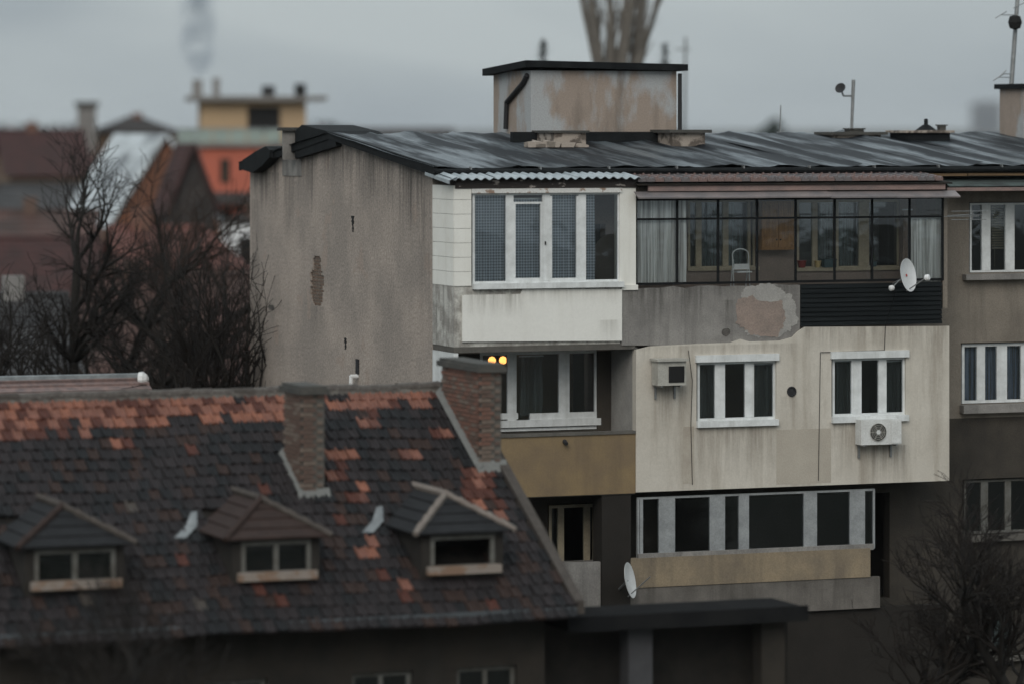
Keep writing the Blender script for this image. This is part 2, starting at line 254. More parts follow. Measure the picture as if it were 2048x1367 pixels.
M['white_gable'] = mat('white_gable', (0.66, 0.67, 0.68), amt=0.2, scale=0.6)
M['grey_wall'] = mat('grey_wall', (0.22, 0.21, 0.2), scale=0.7)
M['tower'] = mat('tower_concrete', (0.2, 0.21, 0.225), scale=0.05, amt=0.2, bump=0)
M['tower_dark'] = mat('tower_window_band', (0.07, 0.085, 0.105), scale=0.05, bump=0)
M['rail_glass'] = mat('frosted_rail', (0.3, 0.36, 0.33), rough=0.3, bump=0, fine=0)
M['lean_roof'] = mat('dark_felt', (0.01, 0.0105, 0.0115), (0.018, 0.018, 0.018), amt=0.8, scale=2, rough=0.9, spec=0.05)

# ------------------------------------------------------------------ mesh builder
class MB:
    def __init__(s): s.v = []; s.f = []; s.m = []
    def add(s, vs, fs, mi=0):
        o = len(s.v); s.v += [tuple(p) for p in vs]; s.f += [tuple(i + o for i in f) for f in fs]; s.m += [mi] * len(fs); return s
    def box(s, x0, x1, y0, y1, z0, z1, mi=0):
        if x0 > x1: x0, x1 = x1, x0
        if y0 > y1: y0, y1 = y1, y0
        if z0 > z1: z0, z1 = z1, z0
        return s.add([(x0, y0, z0), (x1, y0, z0), (x1, y1, z0), (x0, y1, z0), (x0, y0, z1), (x1, y0, z1), (x1, y1, z1), (x0, y1, z1)],
                     [(0, 3, 2, 1), (4, 5, 6, 7), (0, 1, 5, 4), (1, 2, 6, 5), (2, 3, 7, 6), (3, 0, 4, 7)], mi)
    def prism_xz(s, pts, y0, y1, mi=0):            # outline in x,z (counter-clockwise seen from -y), extruded along y
        n = len(pts); vs = [(x, y0, z) for x, z in pts] + [(x, y1, z) for x, z in pts]
        fs = [tuple(range(n)), tuple(range(2 * n - 1, n - 1, -1))] + [(i, i + n, (i + 1) % n + n, (i + 1) % n) for i in range(n)]
        return s.add(vs, fs, mi)
    def prism_yz(s, pts, x0, x1, mi=0):
        n = len(pts); vs = [(x0, y, z) for y, z in pts] + [(x1, y, z) for y, z in pts]
        fs = [tuple(range(n)), tuple(range(2 * n - 1, n - 1, -1))] + [(i, i + n, (i + 1) % n + n, (i + 1) % n) for i in range(n)]
        return s.add(vs, fs, mi)
    def tube(s, a, b, r0, r1=None, n=6, cap=True, mi=0):
        a = Vector(a); b = Vector(b); r1 = r0 if r1 is None else r1
        d = (b - a).normalized(); x = d.orthogonal().normalized(); y = d.cross(x)
        vs = []
        for p, r in ((a, r0), (b, r1)):
            for k in range(n):
                an = 2 * math.pi * k / n; vs.append(p + (x * math.cos(an) + y * math.sin(an)) * r)
        fs = [(k, (k + 1) % n, (k + 1) % n + n, k + n) for k in range(n)]
        if cap: fs += [tuple(range(n - 1, -1, -1)), tuple(range(n, 2 * n))]
        return s.add(vs, fs, mi)
    def path(s, pts, r, n=6, mi=0):
        for a, b in zip(pts[:-1], pts[1:]): s.tube(a, b, r, r, n, True, mi)
        return s
    def lathe(s, c, prof, n=12, axis=None, mi=0):      # prof [(radius, height)] about axis through c
        c = Vector(c); d = Vector(axis or (0, 0, 1)).normalized(); x = d.orthogonal().normalized(); y = d.cross(x); vs = []
        for r, h in prof:
            for k in range(n):
                an = 2 * math.pi * k / n; vs.append(c + d * h + (x * math.cos(an) + y * math.sin(an)) * r)
        fs = []
        for j in range(len(prof) - 1):
            for k in range(n): fs.append((j * n + k, j * n + (k + 1) % n, (j + 1) * n + (k + 1) % n, (j + 1) * n + k))
        fs += [tuple(range(n - 1, -1, -1)), tuple((len(prof) - 1) * n + k for k in range(n))]
        return s.add(vs, fs, mi)
    def wall(s, us, zs, solid, y0, y1, swap=False, mi=0):  # cell wall in u,z; solid(i,j) tells which cells are filled
        nu, nz = len(us) - 1, len(zs) - 1
        S = [[solid(i, j) for j in range(nz)] for i in range(nu)]
        def P(u, y, z): return (y, u, z) if swap else (u, y, z)
        g = lambda i, j: 0 <= i < nu and 0 <= j < nz and S[i][j]
        for i in range(nu):
            for j in range(nz):
                if not S[i][j]: continue
                a, b, c, d = us[i], us[i + 1], zs[j], zs[j + 1]
                q = [[(a, y0, c), (b, y0, c), (b, y0, d), (a, y0, d)], [(a, y1, c), (a, y1, d), (b, y1, d), (b, y1, c)]]
                if not g(i - 1, j): q.append([(a, y0, c), (a, y0, d), (a, y1, d), (a, y1, c)])
                if not g(i + 1, j): q.append([(b, y0, c), (b, y1, c), (b, y1, d), (b, y0, d)])
                if not g(i, j - 1): q.append([(a, y0, c), (a, y1, c), (b, y1, c), (b, y0, c)])
                if not g(i, j + 1): q.append([(a, y0, d), (b, y0, d), (b, y1, d), (a, y1, d)])
                for k in q: s.add([P(*p) for p in (reversed(k) if swap else k)], [(0, 1, 2, 3)], mi)
        return s
    def mesh(s, name, mats, smooth=False):
        me = bpy.data.meshes.new(name); me.from_pydata(s.v, [], s.f)
        for m in (mats if isinstance(mats, (list, tuple)) else [mats]): me.materials.append(M[m] if isinstance(m, str) else m)
        if any(s.m): me.polygons.foreach_set('material_index', s.m)
        if smooth: me.polygons.foreach_set('use_smooth', [True] * len(s.f))
        me.update(); return me

def wall_holes(mb, u0, u1, z0, z1, holes, y0, y1, swap=False, mi=0):
    us = sorted({u0, u1, *[h[0] for h in holes], *[h[1] for h in holes]}); zs = sorted({z0, z1, *[h[2] for h in holes], *[h[3] for h in holes]})
    us = [u for u in us if u0 <= u <= u1]; zs = [z for z in zs if z0 <= z <= z1]
    def solid(i, j):
        u = (us[i] + us[i + 1]) / 2; z = (zs[j] + zs[j + 1]) / 2
        return not any(h[0] < u < h[1] and h[2] < z < h[3] for h in holes)
    return mb.wall(us, zs, solid, y0, y1, swap, mi)

class Frame:
    """local axes: x along a facade, y into the building, z up; converts photograph pixels to points on a plane y = w"""
    def __init__(s, X0, Y0, th): s.X0, s.Y0, s.th = X0, Y0, R(th); s.c, s.s = math.cos(s.th), math.sin(s.th)
    def U(s, x, w=0.0):
        t = (x - CX) / F_PX; return (t * (s.Y0 + w * s.c) - s.X0 + w * s.s) / (s.c - t * s.s)
    def Z(s, y, x, w=0.0):
        u = s.U(x, w); return H - (y - HZ) * (s.Y0 + u * s.s + w * s.c) / F_PX
    def W(s, x, u=0.0):                      # depth on the plane x = u
        t = (x - CX) / F_PX; return (s.X0 + u * s.c - t * (s.Y0 + u * s.s)) / (s.s + t * s.c)
    def ZW(s, y, x, u=0.0):
        w = s.W(x, u); return H - (y - HZ) * (s.Y0 + u * s.s + w * s.c) / F_PX
    def rect(s, x0, x1, y0, y1, w=0.0):
        xm = (x0 + x1) / 2; return s.U(x0, w), s.U(x1, w), s.Z(y1, xm, w), s.Z(y0, xm, w)
    def world(s, u, w, z): return Vector((s.X0 + u * s.c - w * s.s, s.Y0 + u * s.s + w * s.c, z))
WORLD = Frame(0, 0, 0)

def link(o, parent=None): COL.objects.link(o); o.parent = parent; return o
def tag(o, label, cat, group=None, kind=None):
    if label: o['label'] = label
    if cat: o['category'] = cat
    if group: o['group'] = group
    if kind: o['kind'] = kind
    return o
def thing(name, label, cat, fr, base, group=None):
    o = bpy.data.objects.new(name, None); o.empty_display_size = 0.3; link(o)
    o.location = fr.world(*base); o.rotation_euler = (0, 0, fr.th); o['b'] = tuple(base)
    return tag(o, label, cat, group)
def part(name, mb, m, parent, smooth=False, stuff=False):
    """a part under a thing (or a sub-part under a part); mesh coordinates are those of the thing's frame"""
    o = bpy.data.objects.new(name, mb.mesh(name, m, smooth)); link(o, parent)
    if parent.type == 'EMPTY': o.location = -Vector(parent['b'])
    if stuff: o['kind'] = 'stuff'
    return o
def piece(name, me, mx_, parent):
    o = bpy.data.objects.new(name, me); link(o, parent)
    o.matrix_basis = (Matrix.Translation(-Vector(parent['b'])) if parent.type == 'EMPTY' else Matrix.Identity(4)) @ mx_
    return o
def single(name, mb, m, fr, label, cat, group=None, kind=None, smooth=False, base=(0, 0, 0)):
    mb.v = [(x - base[0], y - base[1], z - base[2]) for x, y, z in mb.v]
    o = bpy.data.objects.new(name, mb.mesh(name, m, smooth)); link(o); o.location = fr.world(*base); o.rotation_euler = (0, 0, fr.th)
    return tag(o, label, cat, group, kind)
T = Matrix.Translation
rng = random.Random(7)

# ------------------------------------------------------------------ ground
gb = MB(); gb.add([(-6000, -200, 0), (6000, -200, 0), (6000, 9000, 0), (-6000, 9000, 0)], [(0, 1, 2, 3)])
g = single('ground', gb, 'ground', WORLD, None, None); g['kind'] = 'structure'

# ================================================================== apartment block
A = Frame((865 - CX) / F_PX * 80, 80.0, 21.0)
WB = -1.30                                     # front plane of the enclosed balconies
LEN = 26.0; DEP = A.W(500)                      # block length and gable width
FL = [0.0, 2.95, 5.93, 8.93]                    # floor levels
ZE = 12.52; ZR = 13.22                          # eave and ridge
WC = WB - .06
def zc(x0, x1, y0, y1, am, w=WC): a, b, c, d = A.rect(x0, x1, y0, y1, w); return ('X', a, b, d, c, am)
def zg(x0, x1, y0, y1, am): return ('Y', A.W(x1), A.W(x0), A.ZW(y0, (x0 + x1) / 2), A.ZW(y1, (x0 + x1) / 2), am)
ZC = [zc(1385, 1556, 852, 965, .8), zc(1655, 1730, 843, 960, .8), zc(1715, 1820, 890, 985, .95), zc(1300, 1380, 772, 880, .8), zc(1560, 1600, 792, 850, .6), zc(1275, 1900, 935, 1010, .0), zc(1600, 1900, 652, 720, .75), zc(1275, 1600, 690, 730, .5), zc(1850, 1897, 652, 960, .5)]
ZG = [zg(566, 590, 326, 500, .95), zg(600, 622, 320, 420, .6), zg(640, 700, 300, 380, .7), zg(720, 790, 310, 470, .75), zg(795, 850, 330, 520, .85), zg(500, 560, 345, 430, .7), zg(700, 712, 462, 540, .7), zg(836, 864, 345, 720, .7), zg(615, 650, 612, 690, .5), zg(500, 520, 400, 780, .5)]
ZP = [zc(925, 1050, 588, 640, .8, WB), zc(1040, 1243, 578, 612, .45, WB), zc(1190, 1243, 640, 690, .5, WB)]
ZK = [zc(1245, 1420, 574, 660, .9, WB), zc(1420, 1600, 570, 625, .7, WB), zc(1440, 1475, 600, 690, .8, WB)]
M['cream'] = mat('cream_render', (0.56, 0.525, 0.465), (0.44, 0.405, 0.35), amt=0.8, scale=0.75, streak=((0.31, 0.27, 0.22), 0.85, 2.2), bump=0.2, bscale=24, fine=0.06, zones=ZC, zone_col=(0.2, 0.175, 0.145))
M['gable'] = mat('gable_plaster', (0.375, 0.32, 0.278), (0.275, 0.24, 0.212), amt=0.9, scale=0.55, streak=((0.19, 0.168, 0.15), 0.3, 1.6), bump=0.7, bscale=16, fine=0.24, lo=0.4, hi=0.6, speck=((0.11, 0.096, 0.085), 12, 0.62), drip=((0.045, 0.042, 0.04), 10.6, 12.9, 2.4), patch=((0.33, 0.27, 0.23), 0.8, 0.62), zones=ZG, zone_col=(0.1, 0.09, 0.08))
M['white_panel'] = mat('white_insulation_panel', (0.73, 0.725, 0.685), (0.68, 0.67, 0.63), amt=0.6, scale=0.8, streak=((0.55, 0.53, 0.47), 0.25, 3), bump=0.1, bscale=20, fine=0.03, zones=ZP, zone_col=(0.3, 0.285, 0.25))
M['concrete'] = mat('weathered_concrete', (0.275, 0.262, 0.245), (0.16, 0.152, 0.145), amt=0.8, scale=1.3, streak=((0.085, 0.08, 0.075), 0.6, 3.5), bump=0.4, fine=0.15, zones=ZK, zone_col=(0.06, 0.056, 0.05))
apt = thing('apartment_block', 'weathered grey plaster apartment block with enclosed balconies and dark felt roof', 'apartment block', A, (0, 0, 0))

def window(name, x0, x1, y0, y1, w, posts=(), fw=7, mats='white_frame', glass='glass', sill=None, rails=(), depth=0.07, parent=apt, fr=A, panes=True):
    """frame of outer bars, posts [(xa, xb)] and rails [(x0, x1, ya, yb)], one pane between each two posts"""
    u0, u1, z0, z1 = fr.rect(x0, x1, y0, y1, w); k = fw * 80 / F_PX
    f = MB(); f.box(u0, u0 + k, w, w + depth, z0, z1); f.box(u1 - k, u1, w, w + depth, z0, z1)
    f.box(u0 + k, u1 - k, w + .002, w + depth - .002, z0, z0 + k); f.box(u0 + k, u1 - k, w + .002, w + depth - .002, z1 - k, z1)
    edges = [u0 + k]
    for xa, xb in posts:
        a, b = fr.U(xa, w), fr.U(xb, w); f.box(a, b, w - .004, w + depth, z0 + k, z1 - k); edges += [a, b]
    edges.append(u1 - k)
    for xa, xb, ya, yb in rails:
        f.box(fr.U(xa, w), fr.U(xb, w), w - .008, w + depth, fr.Z(yb, (xa + xb) / 2, w), fr.Z(ya, (xa + xb) / 2, w))
    o = part(name, f, mats, parent)
    if panes:
        for a, b in zip(edges[::2], edges[1::2]):
            part('pane', MB().box(a - .004, b + .004, w + depth * .45, w + depth * .45 + .006, z0 + k - .004, z1 - k + .004), glass, o)
    if sill:
        sx0, sx1, sy0, sy1, out, sm = sill
        a, b, c, d = fr.rect(sx0, sx1, sy0, sy1, w); part('sill', MB().box(a, b, w - out, w + .02, c, d), sm, o)
    return o, (u0, u1, z0, z1)

def curtain(name, label, x0, x1, y0, y1, w, m, amp=.013, waves=9, seed=1, group=None, cat='curtain'):
    u0, u1, z0, z1 = A.rect(x0, x1, y0, y1, w); r = random.Random(seed); nx = waves * 8; ph = [r.uniform(0, 6) for _ in range(3)]
    mb = MB(); vs = []
    for j in range(5):
        t = j / 4; z = z1 + (z0 - z1) * t
        for i in range(nx + 1):
            q = i / nx; u = u0 + (u1 - u0) * q
            d = amp * (0.45 + 0.55 * t) * (math.sin(q * waves * 6.283 + ph[0] + .5 * math.sin(q * 7 + ph[1])) + .4 * math.sin(q * waves * 2.7 * 3 + ph[2]))
            vs.append((u + .01 * math.sin(t * 5 + q * 30), w + d, z))
    fs = [(j * (nx + 1) + i, j * (nx + 1) + i + 1, (j + 1) * (nx + 1) + i + 1, (j + 1) * (nx + 1) + i) for j in range(4) for i in range(nx)]
    mb.add(vs, fs)
    rod = MB()
    c = single(name, mb, m, A, label, cat, group, smooth=True, base=((u0 + u1) / 2, w, z0))
    rail = part('rail', MB().box(u0 - .02 - (u0 + u1) / 2, u1 + .02 - (u0 + u1) / 2, -.012, .012, z1 - z0 - .01, z1 - z0 + .02), 'white_frame', c)
    return c

# --- openings of the main facade wall (plane w = 0)
h_low = A.rect(960, 1195, 700, 862, 0)              # balcony window of the storey below the white bay
h_lA = A.rect(1375, 1512, 398, 540, 0)              # loggia inner windows
h_lB = A.rect(1593, 1800, 398, 538, 0)
h_bay = (0.45, 3.9, 9.0, 11.4)                       # wide opening between room and enclosed white bay
h_r1 = A.rect(1938, 2090, 404, 545, 0)
h_r2 = A.rect(1922, 2080, 684, 806, 0)
h_r3 = A.rect(1925, 2080, 955, 1066, 0)
h_r4 = A.rect(1930, 2030, 1215, 1310, 0)
h_c1 = (5.2, 11.2, 6.2, 8.5)                         # rooms open to the cream enclosure
h_t1 = A.rect(1095, 1195, 1005, 1165, 0)
h_t2 = (5.2, 10.6, 3.2, 5.5)
holes = [h_low, h_lA, h_lB, h_bay, h_r1, h_r2, h_r3, h_r4, h_c1, h_t1, h_t2]
UR = A.U(1880, 0)
# the loggia's inner wall, the shade-darkened recess and lower walls and the outer wall differ in colour, so they are separate pieces of wall
fw = MB(); wall_holes(fw, 0.36, UR - .5, 0.0, 8.72, holes, 0, .3); part('facade_wall', fw, 'shade_umber', apt)
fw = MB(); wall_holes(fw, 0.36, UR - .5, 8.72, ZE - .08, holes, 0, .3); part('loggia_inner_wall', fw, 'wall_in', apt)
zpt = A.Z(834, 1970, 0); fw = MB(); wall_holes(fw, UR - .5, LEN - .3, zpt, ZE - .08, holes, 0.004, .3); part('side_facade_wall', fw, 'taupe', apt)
fw = MB(); wall_holes(fw, UR - .5, LEN - .3, 0.0, zpt, holes, 0.004, .3); part('lower_side_wall', fw, 'shade_umber', apt)  # lower storeys: shade painted in as a darker wall colour
part('rear_wall', MB().box(.36, LEN - .3, DEP - .3, DEP, 0, ZE - .05), 'gable', apt)
part('end_wall', MB().prism_yz([(0, 0), (DEP, 0), (DEP, ZE - .06), (DEP / 2, ZR - .06), (0, ZE - .06)], LEN - .3, LEN), 'taupe', apt)
for i, z in enumerate(FL):
    part('floor_slab', MB().box(.36, LEN - .31, .31, DEP - .31, z - .2 if i else .003, z + .005), 'room', apt)
part('ceiling_slab', MB().box(.36, LEN - .31, .31, DEP - .31, 11.75, 11.9), 'room', apt)
for z0, z1, m in ((0.1, 2.7, 'room'), (3.0, 5.7, 'room'), (5.97, 8.7, 'room_ochre'), (8.97, 11.7, 'room')):
    part('partition_wall', MB().box(.37, LEN - .32, 3.6, 3.7, z0, z1), m, apt)
for z0, z1 in ((3.0, 5.7), (5.97, 8.7), (8.97, 11.7)):
    for u in (4.6, 11.9): part('partition_wall', MB().box(u, u + .12, .31, 3.59, z0, z1), 'room', apt)

# --- gable wall: plaster skin over brick, with a broken patch
b0, b1 = A.W(648), A.W(620); bz0, bz1 = A.ZW(612, 632), A.ZW(512, 632)
gw = MB()
gw.prism_yz([(0, 0), (DEP, 0), (DEP, ZE - .02), (DEP / 2, ZR - .02), (0, ZE - .02)], .36, .05); part('gable_core', gw, 'mortar_pale', apt)
cu = sorted({0.0, DEP, *[b0 + (b1 - b0) * k / 10 for k in range(11)]}); cz = sorted({0.0, ZE - .1, *[bz0 + (bz1 - bz0) * k / 24 for k in range(25)]})
hr = random.Random(3)
def gsolid(i, j):
    y = (cu[i] + cu[i + 1]) / 2; z = (cz[j] + cz[j + 1]) / 2
    if not (b0 < y < b1 and bz0 < z < bz1): return True
    q = abs((y - (b0 + b1) / 2) / ((b1 - b0) / 2)); v = (z - bz0) / (bz1 - bz0)
    return q > (0.45 + .55 * math.sin(min(1, v * 1.25) * 3.0)) * hr.uniform(.75, 1.25)
gs = MB(); gs.wall(cu, cz, gsolid, 0.0, .05, swap=True)
part('gable_wall', gs, 'gable', apt)
top = [(0, ZE - .1), (DEP, ZE - .1), (DEP, ZE - .02)]
for k in range(1, 24):
    y = DEP * (1 - k / 24); z = ZE - .02 + (ZR - ZE) * (1 - abs(2 * k / 24 - 1)) + hr.uniform(-.03, .02); top.append((y, z))
top.append((0, ZE - .02))
part('gable_top', MB().prism_yz(top[::-1], .05, .0), 'gable', apt)
bme = MB().box(-.012, .012, -.056, .056, -.026, .026).mesh('brick', ['brick_gable'])
bme2 = MB().box(-.012, .012, -.056, .056, -.026, .026).mesh('brick', ['brick3'])
row = 0; z = bz0 + .05
while z < bz1 - .03:
    y = b0 + .08 + (.065 if row % 2 else 0)
    while y < b1 - .02:
        piece('brick', rng.choice([bme, bme, bme2]), T((.04 + rng.uniform(-.006, .006), y, z)), apt); y += .135
    z += .075; row += 1
# black runs and holes on the gable
def gmark(name, x0, x1, y0, y1, m, taper=.4, seed=0, proud=.004):
    r = random.Random(seed); w0, w1 = A.W(x1), A.W(x0); zt, zb = A.ZW(y0, (x0 + x1) / 2), A.ZW(y1, (x0 + x1) / 2); n = 9; L_, R_ = [], []
    for k in range(n + 1):
        t = k / n; hw = (w1 - w0) / 2 * (1 - (1 - taper) * t) * r.uniform(.35, 1.2); c = (w0 + w1) / 2 + r.uniform(-.02, .02)
        L_.append((c - hw, zt + (zb - zt) * t)); R_.append((c + hw, zt + (zb - zt) * t))
    pts = L_ + R_[::-1]
    return part(name, MB().prism_yz(pts, .0, -proud), m, apt)
for k, (x0, x1, y0, y1) in enumerate([(703, 709, 432, 464), (688, 694, 675, 698)]):
    gmark('wall_hole', x0, x1, y0, y1, 'black', .5, k + 20, .006)
gmark('crack', 536, 550, 610, 620, 'stain', .8, 41, .005)
vp = MB(); w_, z_ = A.W(716), A.ZW(752, 716); vp.tube((.02, w_, z_), (-.18, w_, z_), .05, .05, 10); vp.tube((-.16, w_, z_ + .02), (-.16, w_, z_ - .22), .045, .05, 8)
part('vent_pipe', vp, 'dish', apt)
vg = MB(); vg.box(-.03, .0, w_ - .09, w_ + .09, z_ + .06, z_ + .38); part('vent_grille', vg, 'pipe', apt)

# --- main roof: bitumen sheets running down the slope, each a little uneven
RW0, RW1 = -.55, DEP / 2; rz0, rz1 = 12.60, ZR + .08
roof = part('roof', MB().add([(-.12, RW0, rz0 - .1), (LEN, RW0, rz0 - .1), (LEN, RW1, rz1 - .1), (-.12, RW1, rz1 - .1), (-.12, DEP + .4, rz0 - .14), (LEN, DEP + .4, rz0 - .14),
     (-.12, RW0, rz0 - .03), (LEN, RW0, rz0 - .03), (LEN, RW1, rz1 - .03), (-.12, RW1, rz1 - .03), (-.12, DEP + .4, rz0 - .07), (LEN, DEP + .4, rz0 - .07)],
     [(1, 0, 3, 2), (2, 3, 4, 5), (6, 7, 8, 9), (9, 8, 11, 10), (0, 1, 7, 6), (5, 4, 10, 11), (0, 6, 9, 3), (3, 9, 10, 4), (1, 2, 8, 7), (2, 5, 11, 8)]), 'bitumen_edge', apt)
u = -.2; k = 0
while u < LEN:
    wd = .98; mb = MB(); nx, ny = 8, 14; r = random.Random(100 + k); ph = r.uniform(0, 6); lift = r.uniform(0, .02)
    for side in (1, -1):
        vs = []
        ya, yb, za, zb = (RW0 - .03, RW1, rz0, rz1) if side > 0 else (DEP + .42, RW1, rz0 - .04, rz1)
        for j in range(ny + 1):
            t = j / ny
            for i in range(nx + 1):
                q = i / nx
                lap = .045 * max(0, (q - .75) / .25) + .03 * math.sin(q * 5 + ph) + .02 * math.sin(t * 9 + ph * 2 + q * 4) * (1 - abs(2 * t - 1)) + lift
                sag = -.03 * t * (1 - t) + r.uniform(-.004, .004)
                vs.append((u + wd * 1.05 * q + .02 * math.sin(t * 6 + ph), ya + (yb - ya) * t, za + (zb - za) * t + max(0.002, lap + sag)))
        fs = [(j * (nx + 1) + i, j * (nx + 1) + i + 1, (j + 1) * (nx + 1) + i + 1, (j + 1) * (nx + 1) + i) for j in range(ny) for i in range(nx)]
        if side < 0: fs = [f[::-1] for f in fs]
        mb.add(vs, fs)
    part('roofing_sheet', mb, 'bitumen', roof, smooth=True); u += wd; k += 1
# eave: gutter lip, tarred fascia, weathered soffit board with clips
part('gutter', MB().path([(-.2, RW0 - .06, rz0 - .07), (LEN, RW0 - .06, rz0 - .07)], .06, 8), 'bitumen_edge', apt)
u = .6
while u < LEN:
    part('gutter_clip', MB().box(u, u + .03, RW0 - .125, RW0 - .02, rz0 - .03, rz0 + .03), 'steel', apt); u += 1.55
part('soffit', MB().box(0, LEN, RW0 + .02, -.0, rz0 - .24, rz0 - .14), 'dark_fascia', apt)
u = 4.6
while u < LEN - 1.6:
    part('soffit_board', MB().box(u, u + 1.5, RW0 - .02, RW0 + .018, rz0 - .215 + rng.uniform(-.006, .006), rz0 - .155), 'wood_strip', apt); u += 1.525
# verge strips of the gable
vz = MB()
for (ya, za, yb, zb) in ((RW0, rz0, RW1, rz1), (DEP + .4, rz0 - .04, RW1, rz1)):
    vz.add([(-.16, ya, za - .16), (-.1, ya, za - .16), (-.1, yb, zb - .12), (-.16, yb, zb - .12), (-.16, ya, za + .05), (-.1, ya, za + .05), (-.1, yb, zb + .05), (-.16, yb, zb + .05)],
           [(0, 1, 2, 3), (7, 6, 5, 4), (0, 4, 5, 1), (1, 5, 6, 2), (2, 6, 7, 3), (3, 7, 4, 0)])
part('verge', vz, 'bitumen_edge', apt)
zbk = lambda w: rz1 + (rz0 - .04 - rz1) * (w - RW1) / (DEP + .4 - RW1)
tl = MB(); w0, w1 = A.W(560), A.W(497, -.2); tl.prism_yz([(w0, zbk(w0) - .12), (w0 + .6, zbk(w0 + .6) - .26), (w1 - .5, zbk(w1) - .3), (w1 + .25, zbk(w1) - .24), (w1 + .3, zbk(w1) + .0), (w1 - .7, zbk(w1) + .2), (w0 + .3, zbk(w0) + .14), (w0, zbk(w0) + .05)][::-1], -.26, .3); part('tarred_eave_box', tl, 'bitumen_edge', apt)

# --- white enclosed bay (top storey, left)
UB1 = A.U(1243, WB); UB2 = A.U(1272, WB)
zs_ = A.Z(566, 1090, WB)                               # underside of the bay window
hw = A.rect(943, 1240, 382, 566, WB)
ztop = A.Z(370, 1090, WB)
bay_side = MB(); bay_side.box(.022, .2, WB + .2, -.002, zs_ - .05, ztop); part('bay_side_core', bay_side, 'plaster_pale', apt)
# blocks of the side face and of the strip beside the window
blk = part('bay_block_wall', MB().box(.024, hw[0] - .03, WB + .024, WB + .2, zs_ - .05, ztop), 'plaster_pale', apt)
def blocks(u0, u1, w0, w1, z0, z1, along, parent):
    rows = max(1, round((z1 - z0) / .29)); hh = (z1 - z0) / rows
    for r_ in range(rows):
        a, b = (w0, w1) if along == 'w' else (u0, u1); cuts = [a]
        x = a + (.32 if r_ % 2 else .62)
        while x < b - .15: cuts.append(x); x += .62
        cuts.append(b)
        for p, q in zip(cuts[:-1], cuts[1:]):
            e = rng.uniform(0, .005); g_ = .004
            if along == 'w': bx = MB().box(u0 - e, u1, p + g_, q - g_, z0 + r_ * hh + g_, z0 + (r_ + 1) * hh - g_)
            else: bx = MB().box(p + g_, q - g_, w0 - e, w1, z0 + r_ * hh + g_, z0 + (r_ + 1) * hh - g_)
            part('block', bx, 'white_wall', parent)
blocks(.0, .03, WB + .03, -.004, zs_ - .04, ztop, 'w', blk)
blocks(.0, hw[0], WB, WB + .03, zs_ - .04, ztop, 'u', blk)
part('bay_pillar', MB().box(hw[1], UB2, WB + .002, WB + .3, zs_ - .12, ztop), 'white_wall', apt)
part('pillar_foot', MB().box(A.U(1243, WB), A.U(1275, WB), WB - .035, WB + .2, A.Z(580, 1258, WB), A.Z(570, 1258, WB)), 'white_wall', apt)
zp0 = A.Z(688, 1090, WB); zp1 = zs_ - .04
part('bay_parapet', MB().box(.004, UB1 - .02, WB + .02, WB + .2, zp0 - .02, zp1 - .003), 'peeled', apt)
part('bay_parapet_side', MB().box(.0, .18, WB + .2, -.002, zp0 - .02, zp1 - .003), 'peeled', apt)
up0 = A.U(924, WB)
pp = [(up0, A.Z(683, 924, WB)), (UB1, A.Z(681, 1243, WB)), (UB1, A.Z(578, 1243, WB)), (A.U(1045, WB), A.Z(578, 1045, WB)), (A.U(1040, WB), A.Z(588, 1040, WB)), (A.U(930, WB), A.Z(590, 930, WB)), (up0, A.Z(592, 924, WB))]
part('insulation_panel', MB().prism_xz(pp, WB - .03, WB + .018), 'white_panel', apt)
part('bay_floor', MB().box(.01, UB2 - .01, WB + .02, .0, zp0 - .14, zp0 - .022), 'slab', apt)
window('bay_window', 945, 1240, 385, 566, WB + .05, posts=[(1012, 1027), (1085, 1100), (1157, 1172)], fw=5,
       rails=[(1027, 1085, 404, 408), (1027, 1085, 556, 566), (1100, 1157, 556, 566), (1027, 1031, 408, 556), (1081, 1085, 408, 556), (1100, 1104, 392, 556), (1153, 1157, 392, 556)], sill=(943, 1243, 565, 576, .16, 'white_frame'))
part('window_handle', MB().box(A.U(1091, WB), A.U(1093, WB), WB + .02, WB + .046, A.Z(490, 1092, WB), A.Z(483, 1092, WB)), 'black', apt)
hb = MB(); a_, b_, c_, d_ = A.rect(943, 1243, 377, 386, WB); hb.box(a_, b_, WB - .03, WB + .16, c_, d_); part('window_head', hb, 'peel_white', apt)
hb = MB(); a_, b_, c_, d_ = A.rect(908, 1272, 360, 377, WB); hb.box(a_ + .02, b_, WB - .02, WB + .18, c_ + .004, d_); part('bay_beam', hb, 'peel_beam', apt)
# corrugated sheets over the bay
zc1, zc0 = A.Z(346, 1090, -.3), A.Z(358, 1090, WB - .16); u = -.12; k = 0
while u < UB2 - .1:
    mb = MB(); wd = .93; nx = 40; lift = .012 * (k % 2); vs = []
    for s_ in (0, .012):
        for j in range(2):
            for i in range(nx + 1):
                uu = min(u + wd * 1.04 * i / nx, UB2 + .05); vs.append((uu, (WB - .18) if j == 0 else -.05, (zc0 if j == 0 else zc1 + .05) + s_ + lift + .024 * math.sin(uu * 2 * math.pi / .19)))
    n1 = nx + 1; fs = []
    for i in range(nx):
        fs += [(2 * n1 + i, 2 * n1 + i + 1, 3 * n1 + i + 1, 3 * n1 + i), (i + 1, i, n1 + i, n1 + i + 1), (i, i + 1, 2 * n1 + i + 1, 2 * n1 + i)]
    mb.add(vs, fs); part('corrugated_sheet', mb, 'corrugated', apt); u += wd; k += 1
sf = MB(); sf.add([(-.17, WB - .2, zc0 - .1), (-.17, .0, zc1 - .04), (-.17, .0, zc1 + .02), (-.17, WB - .2, zc0 - .02), (-.0, WB - .22, zc0 + .06), (-.0, 0, zc1 + .1)],
                  [(0, 1, 2, 3), (3, 2, 5, 4)])
